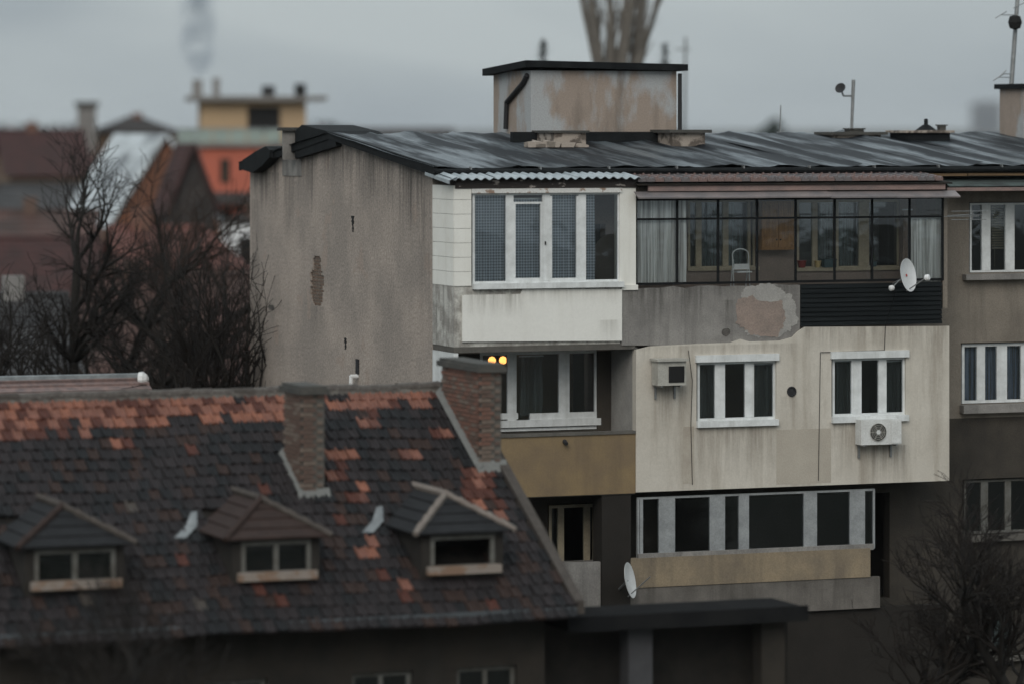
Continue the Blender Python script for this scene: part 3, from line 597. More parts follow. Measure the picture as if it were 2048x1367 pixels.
sf.add([(-.165, WB - .2, zc0 - .1), (-.165, .0, zc1 - .04), (-.165, .0, zc1 + .015), (-.165, WB - .2, zc0 - .025), (-.0, WB - .22, zc0 + .05), (-.0, 0, zc1 + .09)], [(3, 2, 1, 0), (4, 5, 2, 3)])
part('side_flashing', sf, 'corrugated', apt)

# --- loggia to the right of the bay
UL0, UL1 = UB2, A.U(1888, WB)
zl1 = A.Z(395, 1580, WB); zl0 = A.Z(566, 1580, WB)
par_pts = [(UB1 + .003, A.Z(690, 1250, WB)), (A.U(1600, WB), A.Z(690, 1600, WB)), (A.U(1600, WB), A.Z(570, 1600, WB))]
for k in range(1, 14): par_pts.append((A.U(1600 - 25.2 * k, WB), A.Z(569 + 9 * k / 14 + rng.uniform(-3, 2), 1600 - 25 * k, WB)))
par_pts.append((UB1 + .003, A.Z(578, 1250, WB)))
part('concrete_parapet', MB().prism_xz(par_pts, WB + .0, WB + .14), 'concrete', apt)
def blob(name, cx, cy, rx, ry, w, m, seed, proud=.012, n=26, sq=1.0):
    r = random.Random(seed); pts = []
    for k in range(n):
        a = 2 * math.pi * k / n; q = 1 + .07 * math.sin(2 * a + seed) + .06 * math.sin(3 * a + 2 * seed) + .035 * math.sin(7 * a + seed) + .025 * math.sin(13 * a + 3 * seed) + .018 * math.sin(23 * a) + r.gauss(0, .022)
        ca, sa = math.cos(a), math.sin(a); ca = math.copysign(abs(ca) ** sq, ca); sa = math.copysign(abs(sa) ** sq, sa)
        pts.append((A.U(cx + rx * q * ca, w), A.Z(cy - ry * q * sa, cx, w)))
    return part(name, MB().prism_xz(pts, w - proud, w + .002), m, apt)
blob('plaster_patch', 1535, 622, 58, 50, WB, 'plaster_pale', 4, .006, 130, .8)
blob('plaster_patch', 1522, 630, 47, 42, WB - .006, 'plaster_pink', 9, .004, 120, .75)
blob('plaster_patch', 1540, 589, 34, 14, WB - .010, 'plaster_pale', 5, .003, 40)
blob('plaster_patch', 1452, 664, 9, 8, WB, 'stain', 6, .006, 12)
part('loggia_floor', MB().box(UB2, UL1, WB + .145, .0, zp0 - .1, zp0 + .02), 'slab', apt)
# black slatted parapet
sx0, sx1 = A.U(1601, WB), A.U(1884, WB); sz1, sz0 = A.Z(566, 1742, WB), A.Z(650, 1742, WB)
bp = part('slat_parapet', MB().box(sx0 + .01, sx1 - .01, WB + .03, WB + .12, sz0 + .02, sz1 - .01), 'black_metal', apt)
ns = 9; hh = (sz1 - sz0) / ns
for k in range(ns):
    z0_ = sz0 + k * hh
    part('slat', MB().add([(sx0, WB - .012, z0_ + .006), (sx1, WB - .012, z0_ + .006), (sx1, WB + .012, z0_ + hh - .008), (sx0, WB + .012, z0_ + hh - .008), (sx0, WB + .035, z0_ + .006), (sx1, WB + .035, z0_ + .006), (sx1, WB + .035, z0_ + hh - .008), (sx0, WB + .035, z0_ + hh - .008)],
         [(0, 1, 2, 3), (7, 6, 5, 4), (0, 4, 5, 1), (1, 5, 6, 2), (2, 6, 7, 3), (3, 7, 4, 0)]), 'black_slat', bp)
# glazing: thin black bars, one pane per field
gl = MB(); cols = [1273, 1355, 1437, 1515, 1592, 1670, 1745, 1820, 1886]; gw_ = WB + .04; zt_ = A.Z(436, 1580, gw_)
for i, x in enumerate(cols):
    uu = A.U(x, gw_); gl.box(uu - .021, uu + .021, gw_, gw_ + .05, zl0, zl1)
gl.box(A.U(1273, gw_), A.U(1886, gw_), gw_ + .003, gw_ + .047, zt_ - .022, zt_ + .022)
gl.box(A.U(1273, gw_), A.U(1886, gw_), gw_ + .003, gw_ + .047, zl0, zl0 + .05)
gl.box(A.U(1273, gw_), A.U(1886, gw_), gw_ + .003, gw_ + .047, zl1 - .05, zl1)
gz = part('loggia_glazing', gl, 'black_metal', apt)
for a, b in zip(cols[:-1], cols[1:]):
    ua, ub = A.U(a, gw_) + .022, A.U(b, gw_) - .022
    for z0_, z1_ in ((zl0 + .048, zt_ - .02), (zt_ + .02, zl1 - .048)):
        yy = gw_ + .022 + rng.uniform(-.004, .004); part('pane', MB().box(ua, ub, yy, yy + .005, z0_, z1_), 'glass_dark', gz)
part('loggia_end_post', MB().box(A.U(1886, WB) + .022, A.U(1897, WB), WB + .05, .0, zl0 - .6, zl1 + .05), 'taupe', apt)
# inner windows with cream frames
for (x0, x1, posts, nm) in ((1376, 1511, [(1392, 1403), (1446, 1457), (1496, 1501)], 1), (1594, 1799, [(1625, 1635), (1668, 1677), (1718, 1738)], 2)):
    window('inner_window', x0, x1, 400, 537, .06, posts=posts, fw=5, mats='cream_frame', sill=(x0 - 4, x1 + 4, 534, 541, .12, 'cream_frame'))
curtain('net_curtain', 'dim net curtain behind the inner loggia window left of the wooden cabinet', 1404, 1495, 405, 534, .3, 'net_dim', waves=7, seed=5)
curtain('net_curtain', 'dim net curtain behind the inner loggia window right of the wooden cabinet', 1636, 1712, 405, 534, .3, 'net_dim', waves=6, seed=6)
curtain('net_curtain', 'pale pleated net curtain at the left end of the glazed loggia', 1274, 1372, 398, 566, WB + .16, 'net', amp=.02, waves=9, seed=2)
curtain('net_curtain', 'pale pleated net curtain at the right end of the glazed loggia', 1822, 1887, 437, 564, WB + .16, 'net', amp=.02, waves=6, seed=3)
curtain('net_curtain', 'mauve drape half drawn beside the right end curtain of the loggia', 1806, 1823, 420, 560, -.5, 'plaster_pink', waves=3, seed=4)
curtain('lace_curtain', 'blue grey patterned lace curtain in the leftmost pane of the white bay', 950, 1013, 388, 562, WB + .2, 'lace', waves=5, seed=11)
curtain('lace_curtain', 'blue grey patterned lace curtain in the tilting sash of the white bay', 1022, 1090, 398, 562, WB + .21, 'lace', waves=5, seed=12)
curtain('lace_curtain', 'blue grey patterned lace curtain in the third pane of the white bay', 1097, 1162, 388, 562, WB + .2, 'lace', waves=5, seed=13)
curtain('lace_curtain', 'narrow strip of lace curtain in the rightmost pane of the white bay', 1168, 1190, 388, 562, WB + .2, 'lace', waves=2, seed=14)
part('inner_arch', MB().prism_xz([(A.U(1196, -.4) + .42 * math.cos(a * .1745) + .3, 10.7 + .5 * math.sin(a * .1745)) for a in range(0, 19)] + [(A.U(1196, -.4) - .12, 9.0), (A.U(1196, -.4) + .72, 9.0)], -.4, -.36), 'room', apt)
# roof of the loggia: tiles on boards
lr0, lr1 = A.Z(365, 1580, WB - .2), A.Z(353, 1580, -.25); sl = math.atan2(lr1 - lr0, (-.25) - (WB - .2))
lroof = part('loggia_roof', MB().add([(UB2 - .05, WB - .2, lr0 - .05), (UL1 + .1, WB - .2, lr0 - .05), (UL1 + .1, -.0, lr1 + .0), (UB2 - .05, -.0, lr1 + .0), (UB2 - .05, WB - .2, lr0 - .025), (UL1 + .1, WB - .2, lr0 - .025), (UL1 + .1, -.0, lr1 + .025), (UB2 - .05, -.0, lr1 + .025)],
     [(0, 3, 2, 1), (4, 5, 6, 7), (0, 1, 5, 4), (1, 2, 6, 5), (2, 3, 7, 6), (3, 0, 4, 7)]), 'dark_fascia', apt)
def tile_mesh(m, wd=.2, ln=.40, roll=.028, th=.018):
    pr = [(-.5, 0), (-.42, .8), (-.33, 1), (-.24, .75), (-.16, .12), (.14, .06), (.22, .55), (.32, .72), (.42, .5), (.49, 0)]
    mb = MB(); n = len(pr); vs = []
    for y, dz in ((0, .0), (ln, .024)):
        vs += [(x * wd, y, h * roll + dz + th) for x, h in pr]
    vs += [(x * wd, ln, .0) for x, h in pr]
    fs = [(i + 1, i, n + i, n + i + 1) for i in range(n - 1)] + [(n + i + 1, n + i, 2 * n + i, 2 * n + i + 1) for i in range(n - 1)] + [(0, n, 2 * n), (n - 1, 3 * n - 1, 2 * n - 1)]
    mb.add(vs, [f[::-1] for f in fs]); mb.v = [(-x, y, z) for x, y, z in mb.v]
    me = mb.mesh('tile', [m]); return me
lt = [tile_mesh('tile_pink', .19, .42, .075), tile_mesh('tile_pink2', .19, .42, .075)]
cb, sb = math.cos(sl), math.sin(sl)
base = Matrix(((-1, 0, 0, 0), (0, -cb, -sb, 0), (0, -sb, cb, 0), (0, 0, 0, 1)))       # x right to left, y down the slope, z out of it
for r_ in range(3):
    for c__ in range(int((UL1 + .05 - UB2) / .198)):
        d = .3 + r_ * .36; p = (UB2 + .1 + c__ * .198, -.25 - (d - .4) * cb - .12, lr1 - (d - .4) * sb + .0)
        if p[1] - .42 < WB - .32: p = (p[0], WB - .30 + .42, p[2])
        piece('tile', lt[0 if rng.random() < .55 else 1], T(p) @ base @ Matrix.Rotation(rng.uniform(-.02, .02), 4, 'Z') @ T((0, 0, rng.uniform(.0, .008))), lroof)
a_, b_, c_, d_ = A.rect(1296, 1890, 368, 381, WB - .14); part('fascia_board', MB().box(a_, b_, WB - .16, WB - .12, c_, d_), 'pink_board', apt)
a_, b_, c_, d_ = A.rect(1270, 1890, 381, 396, WB); part('lintel_beam', MB().box(a_ + .02, b_, WB - .1, WB + .14, c_ + .02, d_ + .12), 'dark_fascia', apt)
x = 1264
while x < 1900:
    x2 = min(x + 128, 1906); ua, ub = A.U(x, WB), A.U(x2, WB); zc = A.Z(388, 1580, WB) + rng.uniform(-.012, .012)
    part('flashing', MB().add([(ua, WB - .1, zc + .06), (ub + .02, WB - .1, zc + .06), (ub + .02, WB - .36, zc - .055), (ua, WB - .36, zc - .055), (ua, WB - .1, zc + .048), (ub + .02, WB - .1, zc + .048), (ub + .02, WB - .36, zc - .085), (ua, WB - .36, zc - .085)],
         [(3, 2, 1, 0), (4, 5, 6, 7), (3, 7, 6, 2), (0, 4, 7, 3), (1, 2, 6, 5)]), 'flash_grey', apt); x = x2
# old sheet canopy over the right-hand window
u = A.U(1880, -.4); k = 0
while u < LEN - 1:
    zc = A.Z(362, 1970, -.5); e = rng.uniform(-.02, .02)
    for j in range(2):
        w1_, w0_ = -.05 - .38 * j, -.45 - .38 * j
        part('canopy_sheet', MB().add([(u, w0_, zc + .0 - .1 * j + e), (u + 1.22, w0_, zc - .1 * j + e * .3), (u + 1.22, w1_, zc + .12 - .1 * j), (u, w1_, zc + .12 - .1 * j), (u, w0_, zc - .02 - .1 * j + e), (u + 1.22, w0_, zc - .02 - .1 * j + e * .3), (u + 1.22, w1_, zc + .1 - .1 * j), (u, w1_, zc + .1 - .1 * j)],
             [(0, 1, 2, 3), (7, 6, 5, 4), (0, 4, 5, 1), (1, 5, 6, 2), (3, 7, 4, 0)]), 'green_sheet', apt)
    u += 1.2
part('canopy_board', MB().box(A.U(1893, -.8), LEN - 1, -.84, -.81, A.Z(382, 1970, -.8), A.Z(375, 1970, -.8)), 'pink_board', apt)
part('canopy_beam', MB().box(A.U(1900, -.5), LEN - 1, -.78, -.0, A.Z(382, 1970, -.8), A.Z(379, 1970, -.8)), 'dark_fascia', apt)

# --- right-hand facade windows
for (x0, x1, y0, y1, lab, sd_n) in ((1400, 1432, 728, 836, 'dim net curtain in the left pane of the left triple window', 61), (1508, 1546, 728, 836, 'dim net curtain in the right pane of the left triple window', 62), (1672, 1704, 722, 828, 'dim net curtain in the left pane of the right triple window', 63), (1772, 1804, 722, 828, 'dim net curtain in the right pane of the right triple window', 64), (1040, 1085, 712, 830, 'dim net curtain inside the lit balcony window', 65)):
    curtain('net_curtain', lab, x0, x1, y0, y1, .22 if x0 < 1200 else WC + .32, 'net_faint', amp=.02, waves=4, seed=sd_n)
window('side_window', 1940, 2088, 406, 544, .1, posts=[(1964, 1981), (2011, 2029), (2058, 2068)], fw=4, sill=(1920, 2100, 547, 558, .3, 'concrete'))
window('side_window', 1924, 2078, 686, 804, .1, posts=[(1954, 1970), (1994, 2014), (2042, 2056)], fw=6, sill=(1915, 2090, 806, 822, .3, 'concrete'))
window('side_window', 1928, 2078, 957, 1064, .1, posts=[(1962, 1976), (2010, 2022)], fw=5, mats='old_frame', sill=(1918, 2090, 1066, 1078, .26, 'slab'))
window('side_window', 1932, 2028, 1217, 1308, .1, posts=[(1976, 1984)], fw=5, mats='old_frame', sill=(1922, 2040, 1310, 1320, .26, 'slab'))
curtain('drape', 'blue grey drapes in the second highest right hand window', 1926, 2078, 690, 802, .3, 'blue_cur', waves=9, seed=21)
curtain('drape', 'grey drapes in the lowest right hand window', 1934, 2026, 1220, 1306, .3, 'net_dim', waves=6, seed=22)
bl = thing('slatted_blind', 'olive slatted blind half lowered in the top right window', 'blind', A, (A.U(1996, .25), .25, A.Z(535, 1996, .25)))
a_, b_, c_, d_ = A.rect(1983, 2011, 408, 500, .25)
for k in range(18):
    z_ = d_ - k * (d_ - c_) / 18; part('slat', MB().add([(a_, .235, z_), (b_, .235, z_), (b_, .262, z_ - .035), (a_, .262, z_ - .035), (a_, .24, z_ + .003), (b_, .24, z_ + .003)], [(0, 1, 2, 3), (4, 5, 1, 0), (5, 4, 3, 2)]), 'blind', bl)
part('cord', MB().tube((a_ + .08, .25, d_ + .02), (a_ + .08, .25, A.Z(535, 1996, .25)), .004), 'blind', bl)

# --- storey below the bay: recessed balcony, ochre parapet, window with white frame
window('balcony_window', 960, 1195, 702, 860, .05, posts=[(1015, 1033), (1118, 1139)], fw=6, rails=[(960, 1036, 826, 838), (1060, 1195, 824, 840)], sill=(955, 1200, 838, 852, .06, 'white_frame'))
part('side_screen', MB().box(.0, .1, WB + .02, -.002, FL[2] + .1, zp0 - .145), 'white_frame', apt)
y1b = A.Z(870, 1130, WB); y0b = A.Z(990, 1130, WB); uy1 = A.U(1270, WB)
part('ochre_parapet', MB().box(.002, uy1 - .002, WB - .03, WB + .1, y0b, y1b), 'yellow', apt)
part('ochre_parapet_side', MB().box(.0, .1, WB + .1, -.002, y0b, y1b), 'yellow', apt)
part('parapet_coping', MB().box(-.02, uy1 - .004, WB - .06, WB + .14, y1b + .001, y1b + .06), 'slab', apt)
part('balcony_floor', MB().box(.0, uy1, WB + .0, -.0, y0b - .02, y0b + .14), 'slab', apt)
part('drain_spout', MB().tube((A.U(1128, WB), WB - .02, y1b - .12), (A.U(1128, WB), WB - .14, y1b - .16), .05, .04, 8), 'pipe', apt)
# --- cream enclosure, storey below the loggia
uc0, uc1 = A.U(1270, WB), A.U(1896, WB)
h1 = A.rect(1393, 1553, 720, 841, WC); h2 = A.rect(1663, 1812, 713, 832, WC)
cz0 = A.Z(972, 1580, WC); cz1 = A.Z(694, 1400, WC)
cw = MB(); wall_holes(cw, uc0, uc1, cz0, cz1 - .02, [h1, h2], WC, WC + .2)
crm = part('cream_wall', cw, 'cream', apt)
ptop = [(uc0, cz1 - .02), (uc1, cz1 - .02), (uc1 + .0, A.Z(652, 1890, WC)), (A.U(1610, WC), A.Z(654, 1610, WC)), (A.U(1597, WC), A.Z(662, 1600, WC)), (A.U(1585, WC), A.Z(674, 1590, WC)), (A.U(1560, WC), A.Z(681, 1560, WC)), (A.U(1500, WC), A.Z(683, 1500, WC)), (A.U(1482, WC), A.Z(678, 1482, WC)), (A.U(1462, WC), A.Z(685, 1462, WC)), (A.U(1400, WC), A.Z(687, 1400, WC)), (A.U(1300, WC), A.Z(692, 1300, WC)), (A.U(1280, WC), A.Z(697, 1280, WC))]
part('cream_wall_top', MB().prism_xz(ptop, WC, WC + .05), 'cream', apt)
part('cream_side_wall', MB().box(uc0, uc0 + .12, WC + .2, -.002, cz0, zp0 - .11), 'plaster_pale', apt)
part('cream_end_wall', MB().box(uc1 - .12, uc1, WC + .2, -.002, cz0, zp0 - .02), 'cream', apt)
part('cream_soffit', MB().box(uc0 + .13, uc1 - .13, WC + .21, -.0, cz0 - .01, cz0 + .12), 'slab', apt)
for (x0, x1, y0, y1, posts, bx_, sl_) in ((1395, 1551, 722, 839, [(1430, 1450), (1490, 1508)], (1390, 1556, 708, 722), (1390, 1552, 839, 851)), (1665, 1810, 715, 830, [(1703, 1723), (1757, 1773)], (1660, 1816, 701, 715), (1660, 1812, 830, 842))):
    o, rc = window('triple_window', x0, x1, y0, y1, WC + .06, posts=posts, fw=5, sill=(*sl_, .15, 'white_frame'))
    a_, b_, c_, d_ = A.rect(*bx_, WC); part('shutter_box', MB().box(a_, b_, WC - .07, WC + .19, c_, d_), 'white_frame', o)
for (x0, x1, y0, y1, m) in ((1553, 1662, 857, 966, 'cream_dark'), (1366, 1388, 852, 966, 'cream_brown')):
    a_, b_, c_, d_ = A.rect(x0, x1, y0, y1, WC); part('render_patch', MB().box(a_, b_, WC - .004, WC + .01, c_, d_), m, apt)
part('round_vent', MB().lathe((A.U(1583, WC), WC + .01, A.Z(782, 1583, WC)), [(.11, 0), (.11, .03), (.085, .03), (.085, .012)], 14, (0, -1, 0)), 'pipe', apt)
# --- storey below: dark glazed balconies, ochre band parapet
tz0, tz1 = A.Z(1228, 1480, WB), A.Z(1106, 1480, WB)
part('lower_parapet', MB().box(uc0 - .1, A.U(1760, WB), WB, WB + .12, tz0, tz1 - .62), 'lower_concrete', apt)
part('lower_parapet_band', MB().box(uc0 - .1, A.U(1740, WB), WB - .02, WB + .12, tz1 - .618, tz1), 'ochre_pale', apt)
window('lower_glazing', 1275, 1750, 985, 1106, WB + .05, posts=[(1280, 1286), (1318, 1350), (1420, 1450), (1478, 1498), (1608, 1634), (1700, 1730)], fw=4, mats='grey_frame', sill=(1275, 1745, 1096, 1108, .06, 'concrete'))
window('lower_window', 1098, 1192, 1008, 1163, .05, posts=[(1116, 1128), (1168, 1180)], fw=6, mats='cream_frame', sill=(1096, 1196, 1120, 1132, .05, 'concrete'))
part('pillar', MB().box(A.U(1204, WB), A.U(1262, WB), WB + .005, WB + .5, 0, y0b - .021), 'pillar', apt)
part('lower_wall', MB().box(.0, A.U(1203, WB), WB + .05, WB + .17, FL[1] - .1, A.Z(1125, 1150, WB)), 'concrete', apt)
part('lower_floor', MB().box(.0, uc1, WB + .18, .0, FL[1] - .2, FL[1]), 'slab', apt)
part('ground_storey_wall', MB().box(A.U(1263, WB), uc1, WB + .1, WB + .3, 0, tz0 - .004), 'pillar', apt)

# --- roof structures of the block: stair penthouse and chimneys
def P_(x, y, w): return A.U(x, w), A.Z(y, x, w)
pw = 4.6; pu0 = A.U(1062, pw); pu1 = A.U(1353, pw); pz1 = A.Z(142, 1200, pw); pd = A.W(987, pu0)
pent = part('penthouse', MB().box(pu0, pu1, pw, pd, rz0 + .1, pz1), 'pent', apt)
part('penthouse_roof', MB().add([(pu0 - .2, pw - .2, A.Z(134, 1055, pw)), (pu1 + .2, pw - .2, A.Z(142, 1365, pw)), (pu1 + .2, pd + .2, A.Z(146, 1350, pw)), (pu0 - .2, pd + .2, A.Z(152, 985, pd)),
     (pu0 - .2, pw - .2, A.Z(121, 1055, pw)), (pu1 + .2, pw - .2, A.Z(129, 1365, pw)), (pu1 + .2, pd + .2, A.Z(132, 1350, pw)), (pu0 - .2, pd + .2, A.Z(138, 985, pd))],
     [(0, 3, 2, 1), (4, 5, 6, 7), (0, 1, 5, 4), (1, 2, 6, 5), (2, 3, 7, 6), (3, 0, 4, 7)]), 'bitumen_edge', pent)
x_ = pu0 - .06
wz = lambda x, y: (x_, A.W(x, x_), A.ZW(y, x, x_))
part('drainpipe', MB().path([wz(1054, 150), wz(1046, 166), wz(1013, 205), wz(1011, 258)], .055, 8), 'pipe', pent)
part('corner_pipe', MB().path([(pu1 + .06, pw - .05, pz1 - .05), (pu1 + .06, pw - .05, rz0 + .2)], .05, 8), 'pipe', pent)
part('penthouse_kerb', MB().box(pu0 - .5, pu1 + .35, pw - .18, pw - .004, rz0 + .2, A.Z(264, 1200, pw)), 'bitumen_edge', pent)
def chimney_block(x0, x1, y0, y1, w, depth, m, cap=.06, over=.1, capm='dark_cap'):
    a, b, c, d = A.rect(x0, x1, y0, y1, w); zb = rz0 + (rz1 - rz0) * (1 - abs((w - RW1) / (RW1 - RW0))) - .12
    o = part('chimney', MB().box(a, b, w, w + depth, min(c, zb), d), m, apt)
    part('cap', MB().box(a - over, b + over, w - over, w + depth + over, d + .001, d + cap), capm, o); return o
c1 = chimney_block(1108, 1172, 266, 300, 3.4, 1.9, 'chim_plaster', .05, .06)
chimney_block(1345, 1410, 266, 292, 3.6, .9, 'chim_plaster', .07, .12)
chimney_block(1668, 1762, 270, 284, 5.4, .7, 'chim_plaster', .07, .12)
chimney_block(1700, 1728, 259, 270, 5.6, .3, 'dark_cap', .03, .03)
chimney_block(1815, 1900, 266, 288, 4.6, .9, 'bitumen_edge', .06, .08, 'chim_plaster')
chimney_block(1880, 1892, 252, 264, 4.8, .15, 'dark_cap', .03, .03)
part('chimney_hood', MB().lathe((A.U(1852, 4.9), 4.9, A.Z(263, 1852, 4.9)), [(.3, 0), (.1, .14), (.05, .16), (.05, .28), (.01, .3)], 8), 'bitumen_edge', apt)
chimney_block(2046, 2110, 178, 285, 5.0, 1.15, 'pent', .12, .1, 'bitumen_edge')
# at the ridge above the gable
chimney_block(566, 604, 262, 320, A.W(604, .1), .05, 'concrete')
w0 = A.W(604, -.0); w1 = A.W(566, -.0)
oc = part('chimney', MB().box(-.02, .9, w0, w1, ZE - .2, A.ZW(262, 585)), 'concrete', apt); part('cap', MB().box(-.1, 1.0, w0 - .08, w1 + .08, A.ZW(262, 585) + .001, A.ZW(262, 585) + .08), 'dark_cap', oc)
hv = MB(); w0 = A.W(692, .1); w1 = A.W(610, .1); hv.prism_yz([(w0, ZR - .2), (w1, ZE + .2), (w1, A.ZW(262, 615)), (w1 - .5, A.ZW(250, 630)), (w0 + .7, A.ZW(262, 660)), (w0, A.ZW(276, 690))], -.14, 1.1)
part('tarred_chimney', hv, 'bitumen_edge', apt)
br = MB(); u_, w_ = A.U(1075, 3.5), 3.5
for k, (x, y, s_) in enumerate([(1062, 276, .16), (1085, 270, .2), (1100, 282, .18), (1130, 302, .14), (1075, 288, .12), (1160, 305, .1)]):
    r = random.Random(k); uu, zz = P_(x, y, 3.3); zz = rz0 + (rz1 - rz0) * (3.3 - RW0) / (RW1 - RW0) + .02
    bb = MB().box(uu - s_, uu + s_, 3.1, 3.1 + s_ * 1.6, zz, zz + s_ * .7); bb.v = [(a + r.uniform(-.04, .04), b, c + r.uniform(-.03, .05) * (c > zz)) for a, b, c in bb.v]
    single('rubble_chunk', bb, 'chim_plaster', A, ['pale rubble lump at the left end of the heap by the roof chimney', 'largest pale rubble lump on the felt roof beside the chimney', 'rubble lump leaning on the broken roof chimney', 'small rubble lump below the broken roof chimney', 'low rubble lump in front of the roof rubble heap', 'tiny rubble lump right of the broken roof chimney'][k], 'rubble', 'rubble on the felt roof', base=(uu, 3.1, zz))

# ------------------------------------------------------------------ things on and in the block
# satellite dish on the slatted parapet
du, dz = A.U(1812, WB - .5), A.Z(551, 1812, WB - .5); dw = WB - .5
sd_ = thing('satellite_dish', 'white satellite dish mounted on the black slatted balcony parapet', 'satellite dish', A, (du, dw, dz))
ax = Vector((.58, -.78, .16)).normalized()
dm = MB(); prof = [(.02, .0), (.12, .006), (.22, .02), (.30, .04), (.355, .06), (.36, .062), (.355, .052), (.28, .026), (.15, .0), (.02, -.01)]
dm.lathe((0, 0, 0), prof, 24, ax); up = Vector((0, 0, 1))
dm.v = [tuple(Vector((du, dw, dz)) + Vector(p) * 1.0) for p in dm.v]; part('reflector', dm, 'dish', sd_, smooth=True)
lb = Vector((du, dw, dz)) + ax * .48 + Vector((0, 0, -.12))
part('feed_arm', MB().path([tuple(Vector((du, dw, dz)) + Vector((0, -.02, -.33))), tuple(lb)], .014), 'steel', sd_)
part('receiver', MB().lathe(tuple(lb + ax * .06), [(.05, -.02), (.07, 0), (.07, .06), (.03, .1)], 10, -ax), 'dish', sd_)
part('mount_arm', MB().path([(du - .03, dw, dz - .05), (du - .05, WB + .1, dz - .22)], .022).path([(du - .04, dw + .2, dz - .1), (du - .27, dw + .12, dz - .26)], .014), 'steel', sd_)
part('second_receiver', MB().lathe((du - .28, dw + .12, dz - .27), [(.03, -.06), (.06, -.04), (.06, .03), (.03, .06)], 10, (1, 0, .2)), 'dish', sd_)
part('printed_mark', MB().tube(tuple(Vector((du, dw, dz)) + ax * .012), tuple(Vector((du, dw, dz)) + ax * .02), .03, .03, 8), 'red_print', sd_)
# rooftop / wall antennas
yg = thing('yagi_antenna', 'thin pale bar antenna sticking out at the right end of the glazed loggia', 'antenna', A, (A.U(1916, WB), WB - .15, A.Z(430, 1916, WB)))
u0, z0 = A.U(1916, WB), A.Z(430, 1916, WB)
part('boom', MB().path([(u0 - .25, WB + .0, z0 - .02), (u0 + .1, WB - .55, z0 + .02)], .012), 'steel', yg)
for k, (dx, dy, dz_) in enumerate([(0, -.5, .09), (-.02, -.35, .0), (.0, -.15, -.03), (0, -.5, -.09)]):
    part('element', MB().path([(u0 - .42 + dx, WB + dy, z0 + dz_), (u0 + .42 + dx, WB + dy, z0 + dz_)], .007), 'steel', yg)
part('spine', MB().path([(u0 + .09, WB - .5, z0 + .1), (u0 + .09, WB - .5, z0 - .1)], .01), 'steel', yg)
an = thing('roof_antenna', 'steel pole with a small dish on a side arm on the roof', 'antenna', A, (*P_(1703, 259, 5.7)[:1], 5.7, A.Z(262, 1703, 5.7)))
u0, zb = A.U(1703, 5.7), A.Z(262, 1703, 5.7); u1, zt = A.U(1707, 5.7), A.Z(160, 1707, 5.7)
part('pole', MB().tube((u0, 5.7, zb - .05), (u1, 5.7, zt), .035, .045, 8), 'steel', an)
ua, za = A.U(1683, 5.7), A.Z(192, 1683, 5.7)
part('side_arm', MB().path([(u1, 5.7, za), (ua + .05, 5.7, za), (ua, 5.7, za + .12)], .022), 'steel', an)
part('small_dish', MB().lathe((ua - .02, 5.68, za + .16), [(.02, 0), (.1, .02), (.13, .05), (.13, .06), (.02, .02)], 12, (-.6, -.5, .4)), 'pipe', an)
mt = thing('tall_antenna_mast', 'tall leaning antenna mast on the roof structure at the right edge', 'antenna', A, (A.U(2022, 5.6), 5.6, A.Z(170, 2022, 5.6)))
u0, zb = A.U(2022, 5.6), A.Z(170, 2022, 5.6); u1, zt = A.U(2037, 5.6), A.Z(-30, 2037, 5.6)
part('mast', MB().tube((u0, 5.6, zb - .1), (u1, 5.6, zt), .06, .05, 8), 'steel', mt)
uu, zz = A.U(2028, 5.5), A.Z(45, 2028, 5.5); part('drum', MB().lathe((uu, 5.45, zz), [(.03, -.17), (.13, -.14), (.17, 0), (.13, .14), (.03, .17)], 12), 'black', mt)
for dx, dy, ln in ((1995, 155, .28), (2003, 148, .2), (2038, 10, .35), (2000, 30, .3)):
    uu, zz = A.U(dx, 5.6), A.Z(dy, dx, 5.6); ee = MB().path([(uu - ln / 2, 5.55, zz - .08), (uu + ln / 2, 5.55, zz + .08)], .012)
    ee.path([(uu, 5.55, zz), (u0 + (u1 - u0) * (zz - zb) / (zt - zb), 5.6, zz)], .01)
    part('antenna_element', ee, 'steel', mt)
pm = MB(); uu = A.U(1560, 6.6); pm.tube((uu, 6.6, ZR - .1), (uu + .02, 6.6, A.Z(210, 1560, 6.6)), .02, .012, 6); pm.box(uu - .06, uu + .06, 6.54, 6.66, ZR - .1, ZR + .12)
single('thin_rod', pm, 'steel', A, 'thin lone rod on the ridge left of the roof antenna', 'antenna', base=(uu, 6.6, ZR - .1))
# wall cabinet, step stool, pots
cb_ = A.rect(1524, 1590, 402, 500, -.36)
cab = thing('wall_cabinet', 'orange pine cabinet hung on the inner wall of the loggia', 'cabinet', A, ((cb_[0] + cb_[1]) / 2, -.17, cb_[2]))
part('carcass', MB().box(cb_[0], cb_[1], -.33, -.002, cb_[2], cb_[3]), 'cab_wood', cab)
um = (cb_[0] + cb_[1]) / 2
for a, b in ((cb_[0] + .01, um - .006), (um + .006, cb_[1] - .01)):
    dr = part('door', MB().box(a, b, -.352, -.332, cb_[2] + .06, cb_[3] - .02), 'cab_wood', cab)
    kx = b - .04 if b < um else a + .04; part('knob', MB().lathe((kx, -.352, cb_[2] + .22), [(.012, 0), (.018, .015), (.012, .03)], 8, (0, -1, 0)), 'black_metal', dr)
    part('panel', MB().box(a + .05, b - .05, -.36, -.3525, cb_[2] + .12, cb_[3] - .08), 'cab_wood', dr)
st_w = -1.02; su0, su1 = A.U(1468, st_w), A.U(1500, st_w); szb = zp0 + .02; szt = A.Z(498, 1484, st_w)
st = thing('step_stool', 'pale metal step stool with a hoop handle standing in the loggia', 'step stool', A, ((su0 + su1) / 2, st_w, szb))
